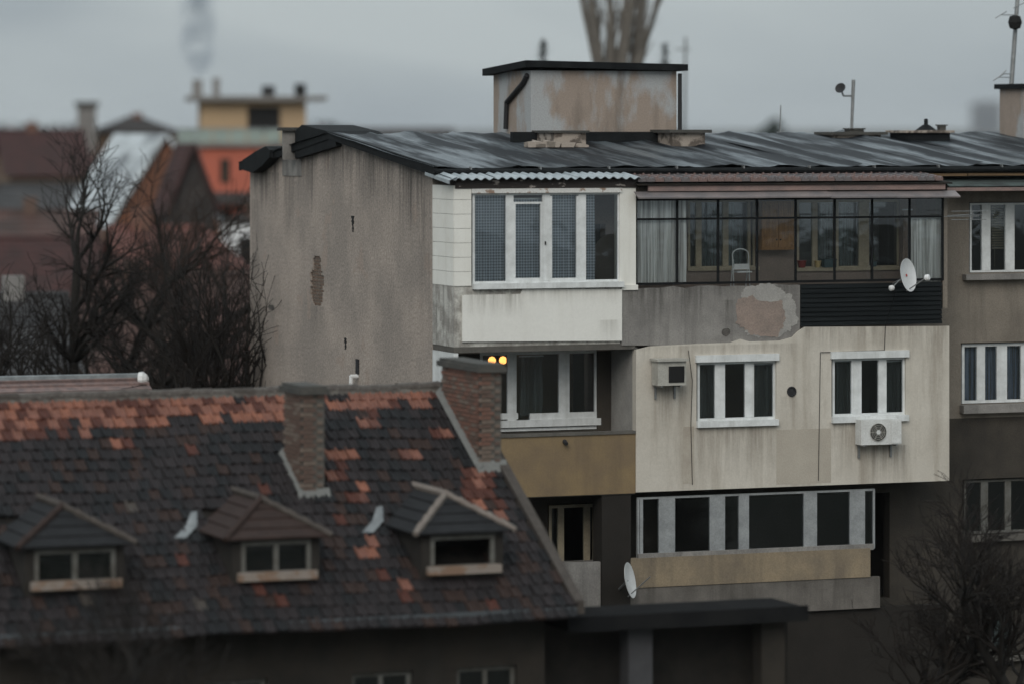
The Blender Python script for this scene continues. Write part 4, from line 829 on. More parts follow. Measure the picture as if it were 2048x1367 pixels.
hp = [(su0, st_w - .1, szb)] + [((su0 + su1) / 2 - (su1 - su0) / 2 * math.cos(t), st_w + .08, szt - .12 + .12 * math.sin(t)) for t in [k * math.pi / 8 for k in range(9)]] + [(su1, st_w - .1, szb)]
part('hoop_frame', MB().path(hp, .014), 'white_frame', st)
part('rear_frame', MB().path([(su0 + .01, st_w + .06, A.Z(520, 1484, st_w)), (su0 + .01, st_w + .45, szb)], .013).path([(su1 - .01, st_w + .06, A.Z(520, 1484, st_w)), (su1 - .01, st_w + .45, szb)], .013), 'white_frame', st)
zt1 = A.Z(545, 1484, st_w); part('tread', MB().box(su0 + .015, su1 - .015, st_w - .14, st_w + .2, zt1, zt1 + .03), 'dish', st)
part('back_plate', MB().box(su0 + .015, su1 - .015, st_w + .02, st_w + .04, zt1 + .06, A.Z(528, 1484, st_w)), 'dish', st)
part('tread', MB().box(su0 + .015, su1 - .015, st_w - .2, st_w + .0, szb + .25, szb + .28), 'dish', st)
zsill = A.Z(534, 1696, .0)
def pot(name, label, cat, x, r, h, m, plant=False):
    uu = A.U(x, -.06); t = thing(name, label, cat, A, (uu, -.0, zsill))
    part('pot', MB().lathe((uu, -.0, zsill), [(r * .72, 0), (r, h), (r * 1.1, h), (r * 1.1, h * 1.1), (r * .8, h * 1.1)], 12), m, t)
    if plant:
        lf = MB(); r_ = random.Random(int(x))
        for k in range(14):
            a = r_.uniform(0, 6.28); q = r_.uniform(.06, .16); p = Vector((uu, 0, zsill + h)); e = p + Vector((math.cos(a) * q, math.sin(a) * q * .6, r_.uniform(.05, .2)))
            s_ = Vector((-math.sin(a), math.cos(a), 0)) * .02; md = (p + e) / 2 + Vector((0, 0, .03)); lf.add([p, md + s_, e, md - s_], [(0, 1, 2, 3)])
        part('leaves', lf, 'soil', t)
pot('flower_pot', 'small red pot on the inner loggia sill', 'pot', 1606, .1, .14, 'red_pot')
pot('cup', 'pale yellow cup on the inner loggia sill', 'cup', 1638, .075, .13, 'yellow_cup')
pot('flower_pot', 'dark potted plant on the inner loggia sill between the cream posts', 'plant', 1750, .08, .1, 'teal', True)
bx_ = MB(); uu = A.U(1660, -.06); bx_.box(uu - .14, uu + .14, -.09, .06, zsill, zsill + .15); bx_.box(uu - .15, uu + .15, -.1, .065, zsill + .151, zsill + .18)
single('storage_box', bx_, 'teal', A, 'small teal box with a lid on the inner loggia sill', 'box', base=(uu, 0, zsill))
# air conditioners
def ac(label, x0, x1, y0, y1, m, old, out=.34):
    a, b, c, d = A.rect(x0, x1, y0, y1, WC - out); t = thing('air_conditioner', label, 'air conditioner', A, ((a + b) / 2, WC - out / 2, c), 'air conditioners on the cream wall')
    w0 = WC - out
    part('casing', MB().box(a, b, w0, WC - .06, c, d), m, t)
    cx_, cz_ = a + (b - a) * (.62 if old else .42), (c + d) / 2; r = (d - c) * .36
    if old:
        part('hood', MB().box(a - .04, b + .04, w0 - .06, WC - .05, d + .001, d + .05), m, t); part('fan_opening', MB().box(a + (b - a) * .38, b - .04, w0 - .012, w0 - .001, c + .06, d - .1), 'black', t)
    else:
        part('fan_opening', MB().lathe((cx_, w0 - .001, cz_), [(r, 0), (r, .01), (r * .98, .014)], 20, (0, -1, 0)), 'black', t)
        gg = MB()
        for k in range(5): rr = r * (k + 1) / 5; gg.path([(cx_ + rr * math.cos(q * .5236), w0 - .02, cz_ + rr * math.sin(q * .5236)) for q in range(13)], .006, 4)
        for k in range(6): gg.path([(cx_, w0 - .02, cz_), (cx_ + r * math.cos(k * 1.047), w0 - .02, cz_ + r * math.sin(k * 1.047))], .006, 4)
        part('fan_guard', gg, 'ac_old', t); part('hub', MB().lathe((cx_, w0 - .016, cz_), [(.05, 0), (.05, .014)], 10, (0, -1, 0)), 'ac_white', t)
        part('side_cover', MB().box(a + (b - a) * .74, b - .01, w0 - .012, w0 - .001, c + .02, d - .02), m, t)
    for u_ in (a + .08, b - .12):
        part('bracket', MB().box(u_, u_ + .04, w0 + .02, WC - .0, c - .04, c - .001).box(u_ + .001, u_ + .039, WC - .05, WC, c - .3, c - .042), 'steel', t)
    part('hose', MB().path([(b - .05, WC - .1, c + .1), (b + .06, WC - .06, c + .05), (b + .07, WC - .03, c + .35)], .018), 'ac_white', t)
ac('grimy old grey air conditioner on the cream wall beside the triple window', 1316, 1372, 722, 770, 'ac_old', True, .4)
ac('white air conditioner under the right triple window of the cream wall', 1722, 1803, 838, 888, 'ac_white', False)
# lit lamp behind the balcony window
lw = .9; lp = thing('ceiling_lamp', 'warm lit two globe lamp behind the balcony window', 'lamp', A, (A.U(994, lw), lw, A.Z(722, 994, lw)))
zc = A.Z(720, 994, lw)
for x in (984, 1006): part('globe', MB().lathe((A.U(x, lw), lw, zc), [(.01, -.085), (.05, -.07), (.08, -.03), (.085, 0), (.08, .03), (.05, .07), (.01, .085)], 14), 'bulb', lp, smooth=True)
part('bar', MB().path([(A.U(984, lw), lw, zc + .08), (A.U(984, lw), lw, zc + .12), (A.U(1006, lw), lw, zc + .12), (A.U(1006, lw), lw, zc + .08)], .012).path([(A.U(995, lw), lw, zc + .12), (A.U(995, lw), lw, FL[3] - .2)], .012), 'steel', lp)
for k, (pts, lab) in enumerate([
    ([(1790, 585), (1770, 652), (1768, 700), (1640, 704), (1636, 960)], 'thin dark cable running down the cream wall from the dish'),
    ([(1376, 700), (1384, 760), (1381, 850), (1384, 968)], 'thin dark cable beside the grey air conditioner')]):
    pp_ = [(A.U(x, WC), WC - .02, A.Z(y, x, WC)) for x, y in pts]; single('cable', MB().path(pp_, .007, 5), 'black_metal', A, lab, 'cable', base=pp_[-1])
# white sack-like satellite dish on the lower balcony
d2 = thing('satellite_dish', 'white dish low down by the brown pillar of the lowest balcony', 'satellite dish', A, (A.U(1255, WB - .4), WB - .4, A.Z(1160, 1255, WB - .4)))
p0 = Vector((A.U(1255, WB - .4), WB - .4, A.Z(1160, 1255, WB - .4))); ax2 = Vector((.78, -.6, .2)).normalized(); q = MB(); q.lathe((0, 0, 0), prof, 20, ax2); q.v = [tuple(p0 + Vector(v) * 1.05) for v in q.v]
part('reflector', q, 'dish', d2, smooth=True); part('mount_arm', MB().path([tuple(p0), (p0.x - .02, WB + .06, p0.z - .25)], .025), 'steel', d2)
part('feed_arm', MB().path([tuple(p0 + Vector((0, -.02, -.33))), tuple(p0 + ax2 * .5)], .013), 'steel', d2)

# ================================================================== tiled house in front
hY = 70.0; Hs = Frame((440 - CX) / F_PX * hY, hY, 21.0)
zr = H - (785 - HZ) * hY / F_PX; RUN = 6.0; PITCH = R(29.4); tb = math.tan(PITCH)
hu0, hu1 = Hs.U(-190, 0), Hs.U(910, 0)
zrf = lambda r: zr - r * tb                    # roof height at horizontal distance r before the ridge (w = -r)
house = thing('tiled_house', 'old house with dark patched tile roof, dormers and brick chimneys', 'house', Hs, (0, 0, 0))
hb_ = MB(); th = .12
hb_.prism_yz([(-RUN, zrf(RUN) - th), (0, zr - th), (RUN, zrf(RUN) - th), (RUN, zrf(RUN) - .03), (0, zr - .03), (-RUN, zrf(RUN) - .03)], hu0, hu1 - .02)
hroof = part('roof', hb_, 'dark_fascia', house)
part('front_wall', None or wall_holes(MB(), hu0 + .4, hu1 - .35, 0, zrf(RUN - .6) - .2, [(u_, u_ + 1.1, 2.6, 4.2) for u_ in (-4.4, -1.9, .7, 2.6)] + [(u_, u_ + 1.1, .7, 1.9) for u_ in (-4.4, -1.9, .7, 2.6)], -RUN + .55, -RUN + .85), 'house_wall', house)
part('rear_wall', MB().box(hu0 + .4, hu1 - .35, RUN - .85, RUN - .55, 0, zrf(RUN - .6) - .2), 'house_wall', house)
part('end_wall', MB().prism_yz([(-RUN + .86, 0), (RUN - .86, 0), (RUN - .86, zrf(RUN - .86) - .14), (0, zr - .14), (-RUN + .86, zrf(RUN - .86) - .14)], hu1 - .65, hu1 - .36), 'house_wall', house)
part('floor', MB().box(hu0 + .5, hu1 - .7, -RUN + .9, RUN - .9, 2.2, 2.35), 'room', house)
for (u_) in (-4.4, -1.9, .7, 2.6):
    f = MB(); w_ = -RUN + .65; a, b = u_ + .002, u_ + 1.098
    for p in ((a, a + .08), (b - .08, b), ((a + b) / 2 - .04, (a + b) / 2 + .04)): f.box(*p, w_, w_ + .07, 2.602, 4.198)
    f.box(a, b, w_ + .002, w_ + .068, 2.602, 2.68); f.box(a, b, w_ + .002, w_ + .068, 4.12, 4.198)
    o = part('window', f, 'old_frame', house); part('pane', MB().box(a + .07, b - .07, w_ + .03, w_ + .036, 2.67, 4.13), 'glass', o)
# gutter, eave board, verge
part('gutter', MB().path([(hu0, -RUN - .08, zrf(RUN) - .08), (hu1 - .02, -RUN - .08, zrf(RUN) - .08)], .075, 8), 'gutter', house)
part('eave_board', MB().box(hu0, hu1 - .03, -RUN + .02, -RUN + .5, zrf(RUN) - .22, zrf(RUN) - .15), 'dormer_wood', house)
vb = MB()
for sgn in (-1, 1):
    vb.add([(hu1 - .02, sgn * (RUN + .03), zrf(RUN) - .14), (hu1 + .16, sgn * (RUN + .03), zrf(RUN) - .14), (hu1 + .16, 0, zr - .12), (hu1 - .02, 0, zr - .12),
            (hu1 - .02, sgn * (RUN + .03), zrf(RUN) + .09), (hu1 + .16, sgn * (RUN + .03), zrf(RUN) + .09), (hu1 + .16, 0, zr + .1), (hu1 - .02, 0, zr + .1)],
           [(0, 3, 2, 1), (4, 5, 6, 7), (0, 1, 5, 4), (1, 2, 6, 5), (2, 3, 7, 6), (3, 0, 4, 7)])
part('verge', vb, 't_lichen', house)
# dormers first, so that the tiles leave room for them
DORM = [(150, 5.15, 1.7, 'd1'), (552, 5.15, 1.55, 'd2'), (925, 5.2, 1.5, 'd3')]
dorm_boxes = []
for x, rf, wd, nm in DORM:
    uc = Hs.U(x, -rf); dorm_boxes.append((uc - wd / 2, uc + wd / 2, rf))
chim = [(Hs.U(607, -3.0), Hs.U(652, -3.0), 1.85, 2.95, H - (786 - HZ) * 67.8 / F_PX), (Hs.U(962, -2.35), Hs.U(1004, -2.35), .25, 2.35, H - (742 - HZ) * 69.6 / F_PX)]
EXP = .327; TW = .2; cbh, sbh = math.cos(PITCH), math.sin(PITCH)
tbase = Matrix(((-1, 0, 0, 0), (0, -cbh, -sbh, 0), (0, -sbh, cbh, 0), (0, 0, 0, 1)))
tme = {n_: tile_mesh(n_, TW * .985, .39, .03) for n_ in TILE}
# coloured patches given as photograph regions
ORANGE = [(225, 272, 858, 884), (405, 440, 938, 968), (655, 715, 905, 962), (660, 735, 960, 1000), (720, 750, 825, 848), (868, 905, 858, 880), (808, 838, 888, 910), (832, 860, 922, 950), (925, 985, 940, 1010), (985, 1010, 1000, 1060), (715, 750, 1075, 1105), (790, 825, 1165, 1200), (95, 120, 872, 900)]
def tile_kind(u, r, j, q):
    p = Hs.world(u, -r, zrf(r)); x = CX + F_PX * p.x / p.y; y = HZ + F_PX * (H - p.z) / p.y
    for x0, x1, y0, y1 in ORANGE:
        if x0 < x < x1 and y0 < y < y1 and q.random() < .72: return q.choice(['t_orange', 't_orange2', 't_red', 't_red', 't_rust'])
    if j < 2: return q.choices(['t_orange2', 't_orange', 't_red', 't_dark'], [7, 4, 3, .4 if x < 560 else 2.5])[0]
    if j == 2 and x < 560: return q.choices(['t_orange2', 't_orange', 't_red', 't_dark'], [4, 4, 3, 1 + (x > 300) * 4])[0]
    if j == 3 and x < 190: return q.choices(['t_orange2', 't_red', 't_dark'], [4, 3, 3])[0]
    return q.choices(['t_dark', 't_dark2', 't_dark3', 't_brown', 't_red', 't_lichen'], [6, 5, 4, 3, .25, .1])[0]
nrow = int(RUN / cbh / EXP) + 1; spots = []; tq = random.Random(5)
for j in range(nrow):
    d = j * EXP; r = (d + .33) * cbh
    c__ = 0; u = hu0 + .1 + (.1 if j % 2 else 0)
    while u < hu1 - .02:
        rm = d * cbh + .15; skip = False
        for (a, b, rf) in dorm_boxes:
            if a + .05 < u < b - .05 and rf - 1.9 < rm < rf - .05: skip = True
        for (a, b, r0, r1, zt) in chim:
            if a - .02 < u < b + .02 and r0 + .05 < rm < r1 - .2: skip = True
        if not skip: spots.append((u, d, j, tile_kind(u, rm, j, tq)))
        u += TW
def tmat(u, d, q):
    sag = .022 * (1 + math.sin(u * .9 + .4 * d)) + .012 * math.sin(u * 2.3 + d * 1.7)
    return T((u, -d * cbh, zr - d * sbh + sag * min(1, d / 1.2))) @ tbase @ Matrix.Rotation(q.gauss(0, .022), 4, 'Z') @ Matrix.Rotation(q.gauss(0, .012), 4, 'X') @ T((0, abs(q.gauss(0, .012)), q.uniform(-.002, .01) - .025))
vis = [s_ for s_ in spots if s_[0] > Hs.U(-10, -s_[1] * cbh)]
near = set(id(s_) for s_ in sorted(vis, key=lambda s_: -s_[1])[:300])
rest = MB()
tq = random.Random(9)
for s_ in spots:
    mx_ = tmat(s_[0], s_[1], tq)
    if id(s_) in near: piece('tile', tme[s_[3]], mx_, hroof)
    else:
        me = tme[s_[3]]; o_ = len(rest.v); rest.v += [tuple(mx_ @ v.co) for v in me.vertices]
        rest.f += [tuple(i + o_ for i in p.vertices) for p in me.polygons]; rest.m += [TILE.index(s_[3])] * len(me.polygons)
part('tile_field', rest, TILE, hroof, stuff=True)
# rear slope: plain courses
bk = MB()
for j in range(nrow):
    r0 = j * EXP * cbh; r1 = r0 + EXP * cbh; bk.add([(hu0, r0, zrf(r0) - .02), (hu0, r1 + .02, zrf(r1) + .03), (hu1 - .03, r1 + .02, zrf(r1) + .03), (hu1 - .03, r0, zrf(r0) - .02), (hu0, r1 + .02, zrf(r1)), (hu1 - .03, r1 + .02, zrf(r1))], [(0, 3, 2, 1), (1, 2, 5, 4)])
part('rear_courses', bk, 't_dark', hroof, stuff=True)
# ridge tiles in mortar
rp = MB(); n = 7; L0 = .43; vs = []
for s_, rad in ((0, .115), (L0, .135)):
    for k in range(n): a = math.pi * k / (n - 1); vs.append((s_, -rad * 1.1 * math.cos(a), rad * .75 * math.sin(a)))
for k in range(n): a = math.pi * k / (n - 1); vs.append((L0, -.11 * 1.1 * math.cos(a), .11 * .75 * math.sin(a)))
rp.add(vs, [(k, k + 1, n + k + 1, n + k) for k in range(n - 1)] + [(n + k, n + k + 1, 2 * n + k + 1, 2 * n + k) for k in range(n - 1)])
rme = [rp.mesh('ridge_tile', [m]) for m in ('ridge', 'ridge', 't_lichen')]
u = hu0
while u < hu1 - .3:
    piece('ridge_tile', rng.choice(rme), T((u, 0, zr - .0 + rng.uniform(-.01, .015))) @ Matrix.Rotation(rng.uniform(-.04, .04), 4, 'Y') @ Matrix.Rotation(rng.uniform(-.03, .03), 4, 'Z'), hroof); u += .40
part('ridge_mortar', MB().prism_yz([(-.17, zr - .1), (.17, zr - .1), (.1, zr + .05), (-.1, zr + .05)], hu0, hu1 - .05), 'ridge', hroof)
# chimneys of bricks
for ci, (a, b, r0, r1, zt) in enumerate(chim):
    zb = zrf(r1) - .3; g_ = .012
    ch = part('chimney', MB().box(a + g_, b - g_, -r1 + g_, -r0 - g_, zb, zt), 'slab', house)
    bricks = [MB().box(-.115, .115, -.02, .02, -.031, .031).mesh('brick', [m]) for m in (('brick', 'brick3', 'brick') if ci == 0 else ('brick2', 'brick3', 'brick2', 'brick'))]
    half = [MB().box(-.05, .05, -.02, .02, -.031, .031).mesh('brick', [m]) for m in ('brick', 'brick3')]
    row = 0; z = zt - .04
    while z > zb + .05:
        # left face (x = a) and front face (y = -r1)
        y = -r1 + .12 + (.12 if row % 2 else 0)
        while y < -r0 - .1:
            if z > zrf(-y) - .1: piece('brick', rng.choice(bricks), T((a + .006 + rng.uniform(-.004, .004), y, z)) @ Matrix.Rotation(R(90), 4, 'Z'), ch)
            y += .245
        x = a + .13 + (0 if row % 2 else -.06)
        while x < b - .06:
            piece('brick', rng.choice(bricks if x + .115 < b else half), T((x, -r1 + .006 + rng.uniform(-.004, .004), z)), ch); x += .245
        z -= .078; row += 1
    o = .07
    part('cap', MB().box(a - o, b + o, -r1 - o, -r0 + o, zt + .001, zt + .1).box(a - o * .4, b + o * .4, -r1 - o * .4, -r0 + o * .4, zt + .101, zt + .15), 'dark_cap', ch)
    fl = MB()   # mortar flashing along the left face and round the front
    fl.add([(a - .1, -r0 + .05, zrf(r0 - .05) + .03), (a - .1, -r1 - .1, zrf(r1 + .1) + .04), (a + .01, -r1 - .1, zrf(r1 + .1) + .14), (a + .01, -r0 + .05, zrf(r0 - .05) + .15)], [(0, 1, 2, 3)])
    fl.add([(a - .1, -r1 - .14, zrf(r1 + .14) + .03), (b + .08, -r1 - .14, zrf(r1 + .14) + .03), (b + .08, -r1 + .01, zrf(r1) + .16), (a - .1, -r1 + .01, zrf(r1) + .16)], [(0, 1, 2, 3)])
    part('flashing', fl, 'flash_light', ch)
# dormers
for di, (x, rf, wd, nm) in enumerate(DORM):
    uc = Hs.U(x, -rf); a, b = uc - wd / 2, uc + wd / 2; z0 = zrf(rf); ze = z0 + .86; zap = ze + .5; rap = rf - .85
    rb = (zr - ze) / tb; w0 = -rf
    ck = MB()
    for xa, xb in ((a, a + .08), (b - .08, b)): ck.prism_yz([(w0, z0 - .1), (w0, ze), (-rb, ze), (-rb - .05, ze - .25)], xa, xb)
    hx0, hx1 = a + .16, b - .16; hz0, hz1 = z0 + .2, ze - .1
    wall_holes(ck, a + .081, b - .081, z0 - .1, ze, [(hx0, hx1, hz0, hz1)], w0 + .002, w0 + .1)
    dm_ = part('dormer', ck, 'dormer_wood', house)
    part('back_panel', MB().box(a + .09, b - .09, w0 + .9, w0 + .93, z0 + .3, ze - .02), 'black', dm_)
    ov = .17; e = [(a - ov, w0 - ov), (b + ov, w0 - ov)]; rr = (zr - zap) / tb; rbl = (zr - (ze - .06)) / tb
    ap = Vector((uc, -rap, zap)); rg = Vector((uc, -rr + .1, zap)); FLc = Vector((a - ov, w0 - ov, ze - .06)); FRc = Vector((b + ov, w0 - ov, ze - .06)); BL = Vector((a - ov, -rbl + .1, ze - .06)); BR = Vector((b + ov, -rbl + .1, ze - .06))
    def courses(mb, bl_, br_, tl_, tr_, n):
        for k in range(n):
            t0, t1 = k / n, (k + 1) / n; p, q = bl_.lerp(tl_, t0), br_.lerp(tr_, t0); s_, t_ = bl_.lerp(tl_, t1), br_.lerp(tr_, t1); up = Vector((0, 0, .035))
            mb.add([p + up, q + up, t_ + up * .2, s_ + up * .2, p, q], [(0, 1, 2, 3), (4, 5, 1, 0)])
    dr = MB(); courses(dr, FLc, FRc, ap, ap, 4); courses(dr, BL, FLc, rg, ap, 4); courses(dr, FRc, BR, ap, rg, 4)
    dr.add([FLc, FRc, BR, BL], [(3, 2, 1, 0)])
    part('dormer_roof', dr, 't_dark3' if di != 1 else 't_brown', dm_, stuff=False)
    def hip(p, q, m):
        n_ = max(2, int((q - p).length / .26)); d = (q - p) / n_
        for k in range(n_): part('hip_tile', MB().tube(p + d * k + Vector((0, 0, .02)), p + d * (k + 1.08) + Vector((0, 0, .035)), .055, .075, 6), m, dm_)
    hm = 'hip' if di == 2 else ('t_lichen')
    hip(FRc, ap, hm); hip(FLc, ap, hm if di == 2 else 't_brown'); hip(ap, rg, hm)
    fr_ = MB(); k_ = .075
    for p in ((hx0, hx0 + k_), (hx1 - k_, hx1)) + (() if di == 2 else (((hx0 + hx1) / 2 - .045, (hx0 + hx1) / 2 + .045),)): fr_.box(*p, w0 - .015, w0 + .06, hz0, hz1)
    fr_.box(hx0, hx1, w0 - .012, w0 + .058, hz1 - k_, hz1 - .001); fr_.box(hx0, hx1, w0 - .012, w0 + .058, hz0 + .001, hz0 + k_ * .6)
    part('window_frame', fr_, 'old_frame', dm_)
    if di != 2: part('pane', MB().box(hx0 + .05, hx1 - .05, w0 + .02, w0 + .026, hz0 + .03, hz1 - .05), 'glass', dm_)
    part('sill', MB().box(hx0 - .08, hx1 + .08, w0 - .16, w0 - .018, hz0 - .1, hz0 + .04), 'sill_wood', dm_)
    vf = MB(); p0, p1 = BL + Vector((-.1, -.1, .02)), BL + Vector((.12, -.02, .06)); r_ = rbl + .5
    vf.add([(a - ov - .5, -rbl - .22, zrf(rbl + .22) + .06), (a - ov - .3, -rbl - .26, zrf(rbl + .26) + .08), (a - ov - .02, -rbl + .02, zrf(rbl) + .1), (a - ov + .08, -rbl + .36, zrf(rbl - .36) + .12), (a - ov - .02, -rbl + .4, zrf(rbl - .4) + .08), (a - ov - .2, -rbl + .08, zrf(rbl - .08) + .07)], [(0, 1, 2, 3, 4, 5)])
    part('valley_flashing', vf, 'zinc', dm_)

# lean-to right of the house, dark flat roof on posts
LT = Frame(*((1150 - CX) / F_PX * 66.5, 66.5), 21.0)
lz_d = 1.3
lt_ = thing('lean_to', 'dark flat roofed lean-to on grey posts beside the tiled house', 'shed', LT, (0, 0, 0))
lz = H - (1232 - HZ) * 66.5 / F_PX
part('roof_slab', MB().box(-.2, 4.3, -.2, 1.2, lz - .22, lz), 'lean_roof', lt_)
part('roof_edge', MB().box(-.24, 4.34, -.26, -.21, lz - .24, lz + .03), 'lean_roof', lt_)
for u_, m in ((1.05, 'post_grey'), (3.6, 'house_wall')): part('post', MB().box(u_, u_ + .45, .1, .5, 0, lz - .221), m, lt_)
part('rear_wall', MB().box(-.2, 4.3, .95, 1.15, 0, lz - .222), 'dormer_wood', lt_)
part('side_wall', MB().box(4.1, 4.29, .51, .94, 0, lz - .222), 'dormer_wood', lt_)

# ================================================================== houses behind
def at(x, y, Y): return Vector(((x - CX) / F_PX * Y, Y, H - (y - HZ) / F_PX * Y))
def bframe(x, Y, th): p = at(x, HZ, Y); return Frame(p.x, Y, th)
def course_roof(mb, e0, e1, r0, r1, n, step=.05):
    for k in range(n):
        t0, t1 = k / n, (k + 1) / n; p, q, s_, t_ = e0.lerp(r0, t0), e1.lerp(r1, t0), e0.lerp(r0, t1), e1.lerp(r1, t1); up = Vector((0, 0, step))
        mb.add([p + up, q + up, t_ + up * .1, s_ + up * .1, p, q], [(0, 1, 2, 3), (4, 5, 1, 0)])
def gable_house(name, label, fr, u0, u1, w0, w1, ze, zr_, wallm, roofm, axis='u', over=.35, n=22, cat='house', wins=(), winm='black', hip0=0.0, hip1=0.0):
    """ridge along u (eaves face the camera) or along w (gable faces the camera)"""
    t = thing(name, label, cat, fr, ((u0 + u1) / 2, (w0 + w1) / 2, 0)); V = Vector
    wl = MB()
    if axis == 'u':
        wm = (w0 + w1) / 2
        if hip0 or hip1: wl.box(u0, u1, w0, w1, 0, ze)
        else: wl.prism_yz([(w0, 0), (w1, 0), (w1, ze), (wm, zr_ - .1), (w0, ze)], u0, u1)
        part('wall', wl, wallm, t); rf = MB(); dz = (zr_ - ze) / (wm - w0) * over
        f0, f1, b0_, b1_ = V((u0 - over, w0 - over, ze - dz)), V((u1 + over, w0 - over, ze - dz)), V((u0 - over, w1 + over, ze - dz)), V((u1 + over, w1 + over, ze - dz)); r0, r1 = V((u0 - over + hip0, wm, zr_)), V((u1 + over - hip1, wm, zr_))
        course_roof(rf, f0, f1, r0, r1, n); course_roof(rf, b1_, b0_, r1, r0, n)
        if hip0: course_roof(rf, b0_, f0, r0, r0, n)
        if hip1: course_roof(rf, f1, b1_, r1, r1, n)
        ro = part('roof', rf, roofm, t)
        part('ridge', MB().tube(r0, r1, .12, .12, 6), roofm, ro)
        q_ = random.Random(len(label) * 7 + int(u1 * 10)); f_ = q_.uniform(.25, .75); cx_ = r0.x + (r1.x - r0.x) * f_
        if cat != 'shed': part('chimney', MB().box(cx_ - .3, cx_ + .3, wm - .25, wm + .25, zr_ - .5, zr_ + q_.uniform(.25, .8)), q_.choice(['brick', 'grey_wall', 'brick2']), ro)
        if not wins:
            nwin = max(1, int((u1 - u0) / 2.6)); st_ = (u1 - u0) / nwin
            wins = [(u0 + st_ * (k + .5) - .45, u0 + st_ * (k + .5) + .45, ze - 1.9, ze - .55) for k in range(nwin)]
    else:
        um = (u0 + u1) / 2; wl.prism_xz([(u0, 0), (u1, 0), (u1, ze), (um, zr_ - .1), (u0, ze)], w0, w1); part('wall', wl, wallm, t); rf = MB(); dz = (zr_ - ze) / (um - u0) * over
        l0, l1, q0, q1 = V((u0 - over, w0 - over, ze - dz)), V((u0 - over, w1 + over, ze - dz)), V((u1 + over, w0 - over, ze - dz)), V((u1 + over, w1 + over, ze - dz)); r0, r1 = V((um, w0 - over, zr_)), V((um, w1 + over, zr_))
        course_roof(rf, l1, l0, r1, r0, n); course_roof(rf, q0, q1, r0, r1, n); ro = part('roof', rf, roofm, t)
        part('verge', MB().path([l0, r0, q0], .11, 5), roofm, ro)
    for (a, b, c, d) in wins:
        o = part('window', MB().box(a, b, w0 - .03, w0 - .002, c, d), winm, t); part('frame', MB().box(a - .08, b + .08, w0 - .05, w0 - .031, c - .1, c - .005), 'cream_wall', o)
    return t
def brect(fr, x0, x1, y0, y1, w=0): return fr.rect(x0, x1, y0, y1, w)

# salmon house with buff penthouse
B = bframe(400, 190, 6); sal = thing('salmon_house', 'salmon red house with a buff flat roofed penthouse and terrace', 'house', B, (B.U(505), 3, 0))
a, b, c, d = B.rect(404, 640, 292, 700); part('wall', MB().box(a, b, 0, 9, 0, d), 'orange_wall', sal)
for r_, m in (((440, 460, 318, 366), 'black'), ((414, 464, 421, 452), 'black')):
    q = B.rect(*r_); o = part('window', MB().box(q[0], q[1], -.03, -.004, q[2], q[3]), m, sal); part('frame', MB().box((q[0] + q[1]) / 2 - .04, (q[0] + q[1]) / 2 + .04, -.05, -.031, q[2], q[3]), 'brown_wall', o)
q = B.rect(418, 640, 392, 403); part('awning', MB().add([(q[0], -.9, q[2]), (q[1], -.9, q[2]), (q[1], -.0, q[3] + .2), (q[0], -.0, q[3] + .2), (q[0], -.9, q[2] - .12), (q[1], -.9, q[2] - .12), (q[1], 0, q[3]), (q[0], 0, q[3])], [(0, 1, 2, 3), (7, 6, 5, 4), (0, 4, 5, 1), (3, 7, 4, 0)]), 'roof_dark', sal)
q = B.rect(398, 640, 286, 294); part('terrace_edge', MB().box(q[0], q[1], -.25, 9.2, q[2], q[3]), 'grey_wall', sal)
rl = MB(); q = B.rect(356, 562, 258, 286)
for k in range(6):
    x0_ = q[0] + (q[1] - q[0]) * k / 6; part('rail_panel', MB().box(x0_ + .03, x0_ + (q[1] - q[0]) / 6 - .03, -.2, -.17, q[2] + .03, q[3] - .05), 'rail_glass', sal)
part('handrail', MB().path([(q[0], -.18, q[3]), (q[1], -.18, q[3])], .04), 'steel', sal)
q = B.rect(402, 612, 196, 292, 1.5); pt = part('penthouse', MB().box(q[0], q[1], 1.5, 8, d + .02, q[3]), 'pent_yellow', sal)
r_ = B.rect(495, 560, 214, 268, 1.5); part('window', MB().box(r_[0], r_[1], 1.46, 1.498, r_[2], r_[3]), 'black', pt)
r_ = B.rect(542, 562, 268, 290, 1.5); part('door', MB().box(r_[0], r_[1], 1.46, 1.498, r_[2], r_[3]), 'black', pt)
q = B.rect(360, 655, 192, 200, .8); part('flat_roof', MB().box(q[0] + .4, q[1], .8, 8.6, q[2] - .04, q[3]), 'grey_wall', pt)
rz_ = q[3]
for x0_, x1_, y_, m, cp in ((524, 550, 172, 'pipe', 1), (590, 612, 168, 'black', 1), (385, 405, 160, 'grey_wall', 0), (426, 440, 156, 'grey_wall', 0)):
    q = B.rect(x0_, x1_, y_, 195, 3); f = part('flue', MB().box(q[0], q[1], 3, 3.5, rz_ + .001, q[3]), m, pt)
